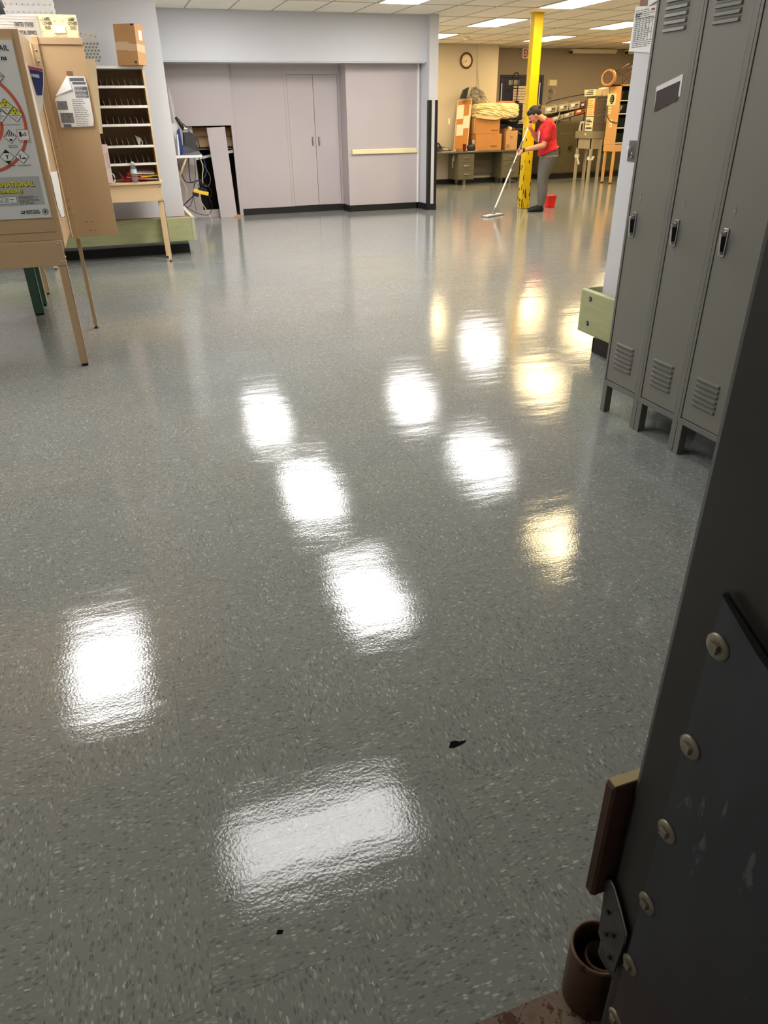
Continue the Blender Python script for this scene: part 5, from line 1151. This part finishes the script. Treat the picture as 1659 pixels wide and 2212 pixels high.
# grey pillar end: bumper, switch, papers
t = thing('bumper_rail', 'short olive timber bumper round the foot of the right grey pillar', 'bumper', (2.85, 3.9, .15))
MB().box(2.83, 2.872, 3.2, 4.165, .15, .43).build('front_board', M['olive'], t, .012, seg=3)
MB().box(2.872, 3.75, 4.14, 4.165, .15, .435).build('end_board', M['olive_edge'], t, .004)
MB().box(2.872, 2.95, 3.22, 3.28, .2, .40).build('timber_packing', M['brownwood'], t); MB().box(2.872, 2.95, 3.9, 3.96, .2, .40).build('timber_packing', M['brownwood'], t)
for zz in (.381, .222):
    MB().cyl((2.8305, 4.05, zz), (2.828, 4.05, zz), .016, n=16).build('bolt_hole', M['black'], t)
    MB().cyl((2.829, 4.05, zz), (2.824, 4.05, zz), .008, n=10).build('bolt_head', M['steel'], t)
t = thing('key_switch', 'steel switch plate with a hanging key on the grey pillar', 'switch', (2.95, 3.98, 1.19))
MB().box(2.944, 2.95, 3.945, 4.022, 1.193, 1.305).build('switch_plate', pm('brushed_plate', (120, 118, 114), .35, metal=.7), t, .002)
MB().box(2.925, 2.944, 3.995, 4.012, 1.255, 1.272).build('toggle', M['white'], t, .002)
MB().lathe((2.944, 3.985, 1.228), (-1, 0, 0), [(.016, 0), (.016, .006), (.012, .008)], 16).build('key_cylinder', M['chrome'], t)
MB().box(2.920, 2.936, 3.984, 3.987, 1.215, 1.245).build('key', M['chrome'], t)
MB().cyl((2.944, 3.965, 1.285), (2.940, 3.965, 1.285), .003, n=8).build('indicator', ink('red_dot', (200, 40, 30)), t)
t = thing('printed_schedule', 'large printed schedule pinned at the top of the grey pillar', 'paper', (2.94, 4.03, 1.74))
xx = 2.945
MB().prism([(xx, 4.132, 1.968), (xx, 3.93, 1.952), (xx, 3.93, 1.735), (xx, 4.143, 1.757)], (-.001, 0, 0)).build('sheet', M['paper'], t)
lines(MB(), (xx - .0018, 4.12, 1.77), (0, -1, 0), (0, 0, 1), .18, .18, 20, thick=.35, seed=14).build('small_print', M['inkgrey'], t)
lg = MB()
for k in range(6): lg.box(xx - .002, xx - .0015, 4.10 - k * .028, 4.102 - k * .028, 1.80, 1.91)
for zz in (1.925, 1.905, 1.79): lg.box(xx - .002, xx - .0015, 3.95, 4.12, zz, zz + .002)
lg.build('table_lines', M['ink'], t)
lines(MB(), (xx - .0022, 4.12, 1.912), (0, -1, 0), (0, 0, 1), .06, .02, 2, thick=.7, seed=2).build('heading', M['ink'], t)
MB().box(xx - .0024, xx - .002, 3.955, 3.985, 1.935, 1.945).build('red_mark', ink('red_print', (170, 40, 40)), t)
t = thing('white_sheet', 'blank white sheet cut by the picture top on the grey pillar', 'paper', (2.94, 3.95, 1.95))
MB().prism([(xx - .003, 4.03, 2.10), (xx - .003, 3.90, 2.10), (xx - .003, 3.90, 1.985), (xx - .003, 4.02, 1.955)], (-.001, 0, 0)).build('sheet', M['paper'], t)
t = thing('timber_strip', 'brown timber strip above the printed schedule', 'timber', (2.94, 4.07, 1.96))
MB().box(2.946, 2.95, 4.03, 4.10, 1.96, 2.6).build('timber', M['brownwood'], t)
t = thing('hanging_paper', 'narrow white paper edge hanging between pillar and first locker', 'paper', (2.94, 3.9, 1.31))
curl([(2.944, 3.90, 1.70), (2.944, 3.91, 1.5), (2.944, 3.945, 1.32)], [(2.935, 3.86, 1.70), (2.93, 3.86, 1.5), (2.93, 3.86, 1.31)]).build('sheet', M['paper'], t)

# ------------------------------------------------------------------ dark steel-clad door close on the right, seen almost edge on
DK = pm('dark_steel_cladding', (62, 60, 55), .38, metal=.25, var=.06, vs=5, bump=.05, bs=200)
door = MB().prism([(.550, -.9, .015), (.550, .498, .015), (.550, .498, .20), (.550, .540, .20), (.550, .540, 2.3), (.550, -.9, 2.3)], (.042, 0, 0))
d4 = struct('door_4', door, DK, .010, 'dark steel-clad door standing open at the right')
KP = pm('scuffed_kick_plate', (74, 75, 80), .32, metal=.45, var=.10, vs=8, dirt=(112, 112, 116), dscale=6, dthr=.64, stretch=(1, 2.5, .7))
MB().prism([(.5485, .474, .02), (.5485, .474, 1.0), (.5485, .439, .984), (.5485, .404, .966), (.5485, .30, .93), (.5485, -.9, .93), (.5485, -.9, .02)], (-.0015, 0, 0)).build('kick_plate', KP, d4)
curl([(.5465, .470, 1.001), (.5465, .439, .985), (.5465, .404, .967), (.5465, .30, .931)], [(.538, .468, 1.003), (.536, .438, .988), (.534, .403, .971), (.533, .30, .935)]).build('lifted_plate_edge', pm('bare_sheet_edge', (120, 120, 124), .35, metal=.6), d4)
BO = pm('dull_bolt_steel', (150, 140, 124), .4, metal=.6, var=.15, vs=60)
for k in range(6):
    z = .933 - .1575 * k
    w_ = MB().lathe((.5470, .463, z), (-1, 0, 0), [(.0165, 0), (.0165, .0015), (.014, .003), (.010, .0035)], 24).build('bolt', BO, d4)
    MB().box(.5385, .5436, .457, .469, z - .006, z + .006).build('bolt_head', BO, w_, .001)
MB().prism([(.545, .543, .399), (.545, .536, .414), (.545, .525, .410), (.545, .482, .360), (.545, .480, .335), (.545, .485, .246), (.545, .494, .240), (.545, .534, .277), (.545, .538, .338)], (-.004, 0, 0)).build('hinge_bracket', pm('bracket_steel', (92, 88, 84), .45, metal=.5, var=.15, vs=40), d4)
MB().tube([(.5435, .536, .414), (.5435, .525, .410), (.5435, .503, .386), (.5435, .482, .360), (.5435, .480, .335)], .0022, 6).build('lit_bracket_edge', M['steel'], d4)  # brighter rod paints the light along the bracket's edge
for yy_, zz in ((.520, .355), (.500, .325), (.515, .305), (.497, .270)): MB().cyl((.539, yy_, zz), (.536, yy_, zz), .004, n=10).build('bracket_screw', M['black'], d4)
t = thing('timber_block', 'dark stained timber block with its lit top painted pale behind the dark door edge', 'timber', (.555, .575, .37))
MB().box(.522, .60, .5445, .566, .365, .616).build('timber', pm('stained_fir', (74, 44, 30), .6, var=.35, vs=3, stretch=(14, 14, 1.2)), t, .004, seg=1)
MB().box(.526, .598, .5475, .563, .6155, .6185).build('lit_top', pm('lit_top_timber', (196, 176, 130), .7), t)  # pale slab paints the light falling on the block's top
t = thing('pipe_sleeve', 'rusty open steel pipe sleeve at the foot of the dark door', 'pipe', (.586, .569, 0))
RS = pm('rusty_pipe', (92, 66, 52), .45, metal=.5, var=.3, vs=14, dirt=(52, 30, 22), dscale=10, dthr=.55)
MB().lathe((.586, .569, 0), (0, 0, 1), [(.050, 0), (.050, .146), (.049, .150), (.044, .150), (.043, .146), (.043, .01)], 36, capend=False).build('outer_pipe', RS, t)
MB().lathe((.594, .567, 0), (0, 0, 1), [(.031, 0), (.031, .118), (.025, .122), (.024, .01)], 28, capend=False).build('inner_pipe', RS, t)
t = thing('bare_concrete', 'patch of stained bare concrete at the bottom picture edge', 'concrete', (.5, .52, 0), kind='stuff')
MB().prism([(.40, .592, .0012), (.56, .592, .0012), (.75, .592, .0012), (.75, .2, .0012), (.30, .2, .0012), (.30, .592, .0012)], (0, 0, .0004)).build('patch', pm('stained_concrete', (124, 106, 88), .8, var=.3, vs=30, dirt=(80, 50, 34), dscale=30, dthr=.52), t)

# marks on the floor
t = thing('floor_chip', 'small black chipped hole in the floor tile', 'hole', (.60, 1.21, 0))
cx, cy = .602, 1.209
MB().prism([(cx - .024, cy - .004, .0003), (cx - .012, cy - .009, .0003), (cx + .010, cy - .006, .0003), (cx + .026, cy - .001, .0003), (cx + .030, cy + .005, .0003), (cx + .010, cy + .006, .0003), (cx + .002, cy + .013, .0003), (cx - .012, cy + .013, .0003), (cx - .018, cy + .004, .0003)], (0, 0, .0004)).build('hole', pm('tar_black', (6, 6, 6), .9, spec=.1), t)
t = thing('floor_chip', 'tiny black speck in the nearest bright reflection', 'hole', (.064, .88, 0))
MB().prism([(.05, .876, .0003), (.062, .873, .0003), (.066, .880, .0003), (.055, .884, .0003)], (0, 0, .0004)).build('hole', pm('tar_black2', (8, 8, 8), .9, spec=.1), t)
# ------------------------------------------------------------------ person mopping
O_ = V((6.72, 11.40, 0)); F_ = V((-.9507, .31, 0)).normalized(); Ls = V((-F_.y, F_.x, 0)); Z_ = V((0, 0, 1))   # Ls: the person's left, towards the camera
def W3(u, b, z): return O_ + F_ * ((-u + .22 * b) / .975) + Ls * b + Z_ * z
SKIN = pm('skin', (214, 148, 112), .5, var=.04, vs=8); SKIN.node_tree.nodes['Principled BSDF'].inputs['Subsurface Weight'].default_value = .08
HAIR = pm('dark_hair', (30, 22, 20), .62, var=.5, vs=70, stretch=(1, 1, 6), bump=.9, bs=90)
SHIRT = pm('red_cotton', (206, 34, 44), .8, var=.08, vs=18, bump=.2, bs=60)
LEG = pm('grey_leggings', (104, 100, 94), .75, var=.05, vs=12); SOCK = pm('black_socks', (22, 22, 26), .85)
person = thing('person', 'person in red t-shirt and grey leggings bent over a mop beside the yellow post', 'person', (O_.x, O_.y, 0))
def rng(u0, u1, b, z, hb, axU=None):
    return (W3((u0 + u1) / 2, b, z), axU or F_, Ls, (u1 - u0) / 2, hb)
mopA = V((5.757, 11.19, .055)); mopB = W3(-.245, 0, 1.335); pd = (mopB - mopA).normalized()
def on_pole(z): return mopA + pd * ((z - mopA.z) / pd.z)
body = MB()
# legs
def leg_rings(b, grow=0.0, z0=.05, z1=.9, side=.075):
    prof = [(.045, -.014, .064, .042), (.09, -.020, .066, .044), (.17, -.035, .088, .054), (.27, -.048, .108, .064), (.36, -.050, .108, .066), (.43, -.058, .098, .064), (.50, -.066, .104, .068), (.58, -.068, .130, .076), (.68, -.068, .170, .088), (.76, -.066, .205, .096), (.84, -.062, .232, .102)]
    return [(W3((a + c) / 2, b * (1 if z < .6 else 1.05), z), F_, Ls, (c - a) / 2 + grow, h + grow) for z, a, c, h in prof if z0 <= z <= z1]
for b in (.085, -.085): body.loft(leg_rings(b))
for b, du in ((.09, .0), (-.09, -.02)):   # feet
    body.loft([(W3(.062 + du, b, .035), F_, Z_.cross(F_), .005, .02), (W3(.055 + du, b, .04), Z_, Ls, .036, .032), (W3(.01 + du, b, .045), Z_, Ls, .042, .036), (W3(-.06 + du, b, .033), Z_, Ls, .030, .042), (W3(-.12 + du, b, .024), Z_, Ls, .021, .042), (W3(-.165 + du, b, .018), Z_, Ls, .012, .028)])
def torso(grow, zlo=0):
    prof = [(.82, -.06, .225, .165), (.90, -.07, .222, .168), (.98, -.085, .20, .160), (1.06, -.105, .172, .152), (1.15, -.115, .165, .160), (1.23, -.10, .16, .168), (1.30, -.055, .125, .165), (1.345, -.03, .09, .125), (1.375, -.03, .05, .075)]
    return [(W3((a + c) / 2, 0, z), F_, Ls, (c - a) / 2 + grow, h + grow) for z, a, c, h in prof if z >= zlo]
body.loft(torso(-.004))
# neck and head
body.loft([(W3(.01, 0, 1.33), F_, Ls, .065, .075), (W3(-.05, 0, 1.365), (F_ - Z_ * .5), Ls, .058, .060), (W3(-.11, 0, 1.40), (F_ - Z_ * .7), Ls, .052, .052), (W3(-.16, 0, 1.42), (F_ - Z_ * .8), Ls, .05, .052)])
tilt = math.radians(38); HF = F_ * math.cos(tilt) - Z_ * math.sin(tilt); HU = Z_ * math.cos(tilt) + F_ * math.sin(tilt)
HC = W3(-.205, 0, 1.435)
RH = Matrix((HF, Ls, HU)).transposed()
body.ball(HC, .098, .074, .102, 20, 12, RH)
body.ball(HC + HF * .028 - HU * .055, .064, .056, .070, 16, 10, RH)          # jaw
body.ball(HC + HF * .062 - HU * .100, .026, .026, .020, 12, 8, RH)           # chin
body.ball(HC + HF * .098 - HU * .030, .014, .011, .026, 10, 8, RH)           # nose
body.ball(HC + HF * .106 - HU * .042, .013, .013, .010, 10, 8, RH)
body.ball(HC + HF * .086 - HU * .074, .013, .022, .010, 10, 8, RH)           # lips
body.ball(HC + HF * .085 + HU * .004, .016, .05, .012, 12, 8, RH)            # brow
for sgn in (1, -1):
    body.ball(HC + HF * .062 - HU * .040 + Ls * .038 * sgn, .026, .022, .026, 10, 8, RH)   # cheek
    body.ball(HC - HF * .006 - HU * .022 + Ls * .076 * sgn, .017, .008, .030, 10, 8, RH)   # ear
# arms
def limb(mb, pts, rad):
    mb.tube(pts, rad, 12)
    for p, r in ((pts[0], rad[0]), (pts[-1], rad[-1])): mb.ball(p, r * .98, n=12, k=8)
sL, eL = W3(.035, .185, 1.285), W3(-.005, .235, 1.00)
hL = on_pole(.897); dW = (hL - eL).normalized(); wL = hL - dW * .082 + Z_ * .012 + Ls * .01
sR, eR = W3(-.02, -.18, 1.27), W3(-.13, -.235, 1.075)
hR = on_pole(1.275); dR = (hR - eR).normalized(); wR = hR - dR * .078
def arm(mb, s, e, w, g=0):
    limb(mb, [s, s.lerp(e, .5), e], [.052 + g, .048 + g, .041 + g]); limb(mb, [e, e.lerp(w, .35), e.lerp(w, .75), w], [.041 + g, .042 + g, .032 + g, .025 + g])
arm(body, sL, eL, wL); arm(body, sR, eR, wR)
def hand(mb, C, wrist, flip):
    """palm beside the pole, four unequal fingers closed round it and a thumb from the side of the palm"""
    ax = pd; w = (wrist - C); w = (w - ax * w.dot(ax)).normalized(); q = ax.cross(w)
    if flip: q = -q
    rp = .021
    pc = C + w * .036 + q * .006
    mb.ball(pc, .036, .040, .017, 14, 10, Matrix((w, ax, q)).transposed())
    mb.tube([wrist, wrist.lerp(pc, .5), pc], [.024, .025, .026], 10)
    for i, (off, L, r) in enumerate([(.029, 3.9, .0085), (.010, 4.3, .0088), (-.009, 4.1, .0085), (-.027, 3.4, .0076)]):
        pts = []
        for k in range(9):
            a = -.35 + L * k / 8
            pts.append(C + ax * (off * (1 - .08 * k / 8)) + (w * math.cos(a) + q * math.sin(a)) * (rp + (.004 if k in (3, 6) else 0)))
        mb.tube(pts, [r, r * 1.05, r, r * .98, r, r * .94, r * .9, r * .85, r * .7], 8)
    tp = [pc + ax * .026 - q * .002, C + ax * .046 + w * .022 - q * .014, C + ax * .052 - q * .024, C + ax * .047 - w * .016 - q * .017]
    mb.tube(tp, [.013, .011, .010, .007], 8)
hand(body, hL, wL, False); hand(body, hR, wR, True)
body.build('body', SKIN, person, remesh=.0055)
# clothes
sh = MB().loft([(W3(.075, 0, .90) + Z_ * .0, (F_ - Z_ * .40), Ls, .186, .188)] + torso(.012, .95)[0:])
for s, e in ((sL, eL), (sR, eR)): limb(sh, [s - (e - s) * .02, s.lerp(e, .35), s.lerp(e, .66)], [.064, .068, .066])
def folds(o, size, st):
    tx = bpy.data.textures.new('fold_noise', 'CLOUDS'); tx.noise_scale = size; tx.noise_depth = 2
    d_ = o.modifiers.new('folds', 'DISPLACE'); d_.texture = tx; d_.strength = st; d_.mid_level = .5
    return o
folds(sh.build('t_shirt', SHIRT, person, remesh=.009), .07, .022)
pr = MB().ball(W3(-.098, .05, 1.12), .012, .06, .085, 12, 8, Matrix((F_, Ls, Z_)).transposed()); pr.build('shirt_print', pm('shirt_print', (214, 196, 200), .7, var=.4, vs=90), person)
lg = MB().loft([(W3(.075, 0, .755), F_, Ls, .138, .158), (W3(.083, 0, .80), F_, Ls, .156, .172), (W3(.080, 0, .86), F_, Ls, .158, .175), (W3(.075, 0, .93), F_, Ls, .152, .172), (W3(.065, 0, .96), F_, Ls, .145, .165)])
for b in (.085, -.085): lg.loft(leg_rings(b, .006, .08))
folds(lg.build('leggings', LEG, person, remesh=.008), .06, .008)
for b, du in ((.09, .0), (-.09, -.02)):
    k_ = MB().loft([(W3(.072 + du, b, .036), Z_, Ls, .02, .018), (W3(.060 + du, b, .045), Z_, Ls, .042, .038), (W3(.01 + du, b, .050), Z_, Ls, .049, .042), (W3(-.06 + du, b, .038), Z_, Ls, .037, .048), (W3(-.12 + du, b, .028), Z_, Ls, .027, .048), (W3(-.175 + du, b, .020), Z_, Ls, .014, .030)])
    k_.loft([(W3(.025, b, .05), F_, Ls, .045, .043), (W3(.023, b, .105), F_, Ls, .044, .043)]); 
    k_.v = [(x_, y_, max(.0015, z_)) for x_, y_, z_ in k_.v]
    k_.build('sock', SOCK, person, remesh=.006)
hr = MB().ball(HC - HF * .022 + HU * .020, .098, .083, .098, 22, 14, RH)
hr.ball(HC + HF * .035 + HU * .052, .058, .070, .050, 16, 10, RH); hr.ball(HC - HF * .07 - HU * .03, .05, .06, .05, 14, 8, RH)
hr.build('hair', HAIR, person, remesh=.006)
bn = MB().ball(HC - HF * .118 + HU * .03, .036, .036, .034, 14, 10, RH).build('hair_bun', HAIR, person)
cl = MB()
for k in range(7): cl.tube([HC - HF * (.085 + .012 * k * .3) + HU * (.07 - .012 * k) + Ls * .03, HC - HF * .15 + HU * (.075 - .012 * k), HC - HF * (.1) + HU * (.07 - .012 * k) - Ls * .03], .003, 6)
cl.build('hair_claw', pm('tan_hair_claw', (140, 108, 90), .4), bn)
for sgn in (1, -1):
    MB().ball(HC + HF * .088 - HU * .014 + Ls * .030 * sgn, .008, .014, .006, 10, 6, RH).build('eye', pm('eye_dark', (50, 34, 30), .3), person)
    MB().tube([HC + HF * .094 + HU * .006 + Ls * .015 * sgn, HC + HF * .095 + HU * .010 + Ls * .03 * sgn, HC + HF * .082 + HU * .006 + Ls * .048 * sgn], [.003, .0035, .002], 6).build('eyebrow', HAIR, person)
MB().ball(HC + HF * .093 - HU * .075, .008, .020, .006, 10, 6, RH).build('lips', pm('lips', (166, 92, 84), .5), person)
dL = (wL - eL).normalized()
wt = MB().cyl(wL - dL * .020, wL + dL * .006, .030, n=20).build('watch_strap', M['black'], person)
MB().obox(wL - dL * .008 + Z_ * .012 + Ls * .026, dL * .016, Ls * .006 + Z_ * .003, Z_ * .016 - Ls * .008).build('watch_face', M['black'], wt)

# flat mop
mp_ = thing('flat_mop', 'flat floor mop with a long white telescopic handle held by the person', 'mop', (mopA.x, mopA.y, 0))
MB().cyl(mopA + pd * .06, mopA + pd * .74, .0135, n=14).build('lower_tube', M['white'], mp_)
MB().cyl(mopA + pd * .98, mopB - pd * .07, .0115, n=14).build('upper_tube', M['white'], mp_)
MB().cyl(mopA + pd * .80, mopA + pd * 1.0, .0105, n=14).build('middle_tube', M['white'], mp_)
GP = pm('grey_mop_plastic', (110, 112, 114), .45)
MB().lathe(mopA + pd * .72, pd, [(.017, 0), (.019, .03), (.017, .08), (.013, .10)], 14).build('twist_lock', GP, mp_)
MB().lathe(mopA + pd * .985, pd, [(.015, 0), (.017, .01), (.017, .17), (.013, .19)], 14).build('foam_grip', GP, mp_)
MB().lathe(mopB - pd * .09, pd, [(.014, 0), (.016, .01), (.016, .12), (.010, .13)], 14).build('end_grip', pm('dark_grip', (60, 54, 50), .6), mp_)
e_ = V((5.99 - 5.47, 11.289 - 11.003, 0)).normalized(); p_e = V((-e_.y, e_.x, 0)); mc = V((5.735, 11.15, 0))
MB().obox(mc + Z_ * .009, e_ * .235, p_e * .065, Z_ * .008).build('mop_pad', pm('grey_microfibre', (120, 122, 126), .9, bump=.4, bs=200), mp_, .004)
hd = MB().hexa([mc + e_ * a + p_e * b_ + Z_ * c_ for c_, sc_ in ((.017, 1), (.030, .9)) for a, b_ in ((-.225 * sc_, -.05 * sc_), (.225 * sc_, -.05 * sc_), (.225 * sc_, .05 * sc_), (-.225 * sc_, .05 * sc_))]).build('mop_plate', pm('pale_mop_plate', (196, 198, 202), .4), mp_, .004)
MB().cyl(mc - p_e * .03 + Z_ * .042, mc + p_e * .03 + Z_ * .042, .018, n=14).build('swivel_joint', GP, mp_)
MB().tube([mc + Z_ * .042, mopA + pd * .07], [.016, .015], 12).build('neck', GP, mp_)

# red bucket
bk_ = thing('red_bucket', 'bright red plastic bucket on the floor behind the person', 'bucket', (7.165, 11.80, 0))
RB = pm('red_plastic', (236, 34, 30), .35)
MB().hexa([(7.10, 11.74, 0), (7.225, 11.74, 0), (7.225, 11.87, 0), (7.10, 11.87, 0), (7.085, 11.725, .19), (7.245, 11.725, .19), (7.245, 11.885, .19), (7.085, 11.885, .19)]).build('bucket_body', RB, bk_, .008)
MB().box(7.078, 7.252, 11.718, 11.725, .178, .197).box(7.078, 7.252, 11.885, 11.892, .178, .197).box(7.078, 7.085, 11.725, 11.885, .178, .197).box(7.245, 7.252, 11.725, 11.885, .178, .197).build('rim', RB, bk_, .002)
# ------------------------------------------------------------------ camera and render look
cam = bpy.data.cameras.new('camera'); co = bpy.data.objects.new('camera', cam); COL.objects.link(co)
p_, r_, y_ = 0.509472110, 0.016337604, 0.326995262
fw = V((math.sin(y_) * math.cos(p_), math.cos(y_) * math.cos(p_), -math.sin(p_)))
R0 = V((math.cos(y_), -math.sin(y_), 0)); D0 = fw.cross(R0)
rt = R0 * math.cos(r_) + D0 * math.sin(r_); dn = D0 * math.cos(r_) - R0 * math.sin(r_); up = -dn; bk = -fw
co.matrix_world = Matrix(((rt.x, up.x, bk.x, 0), (rt.y, up.y, bk.y, 0), (rt.z, up.z, bk.z, 1.455), (0, 0, 0, 1)))
cam.sensor_fit = 'VERTICAL'; cam.sensor_height = 36; cam.lens = 1534 * 36 / 2212; cam.clip_start = 0.02; cam.clip_end = 60
S.camera = co
w = bpy.data.worlds.new('world'); S.world = w; w.use_nodes = True
w.node_tree.nodes['Background'].inputs[0].default_value = (0.5, 0.5, 0.55, 1); w.node_tree.nodes['Background'].inputs[1].default_value = 0.02
S.view_settings.view_transform = 'Standard'; S.view_settings.look = 'None'; S.view_settings.gamma = 1.0; S.view_settings.exposure = 0.75
S.view_settings.use_curve_mapping = False
S.cycles.use_denoising = True
S.cycles.max_bounces = 7; S.cycles.diffuse_bounces = 4; S.cycles.glossy_bounces = 4
S.cycles.sample_clamp_indirect = 8
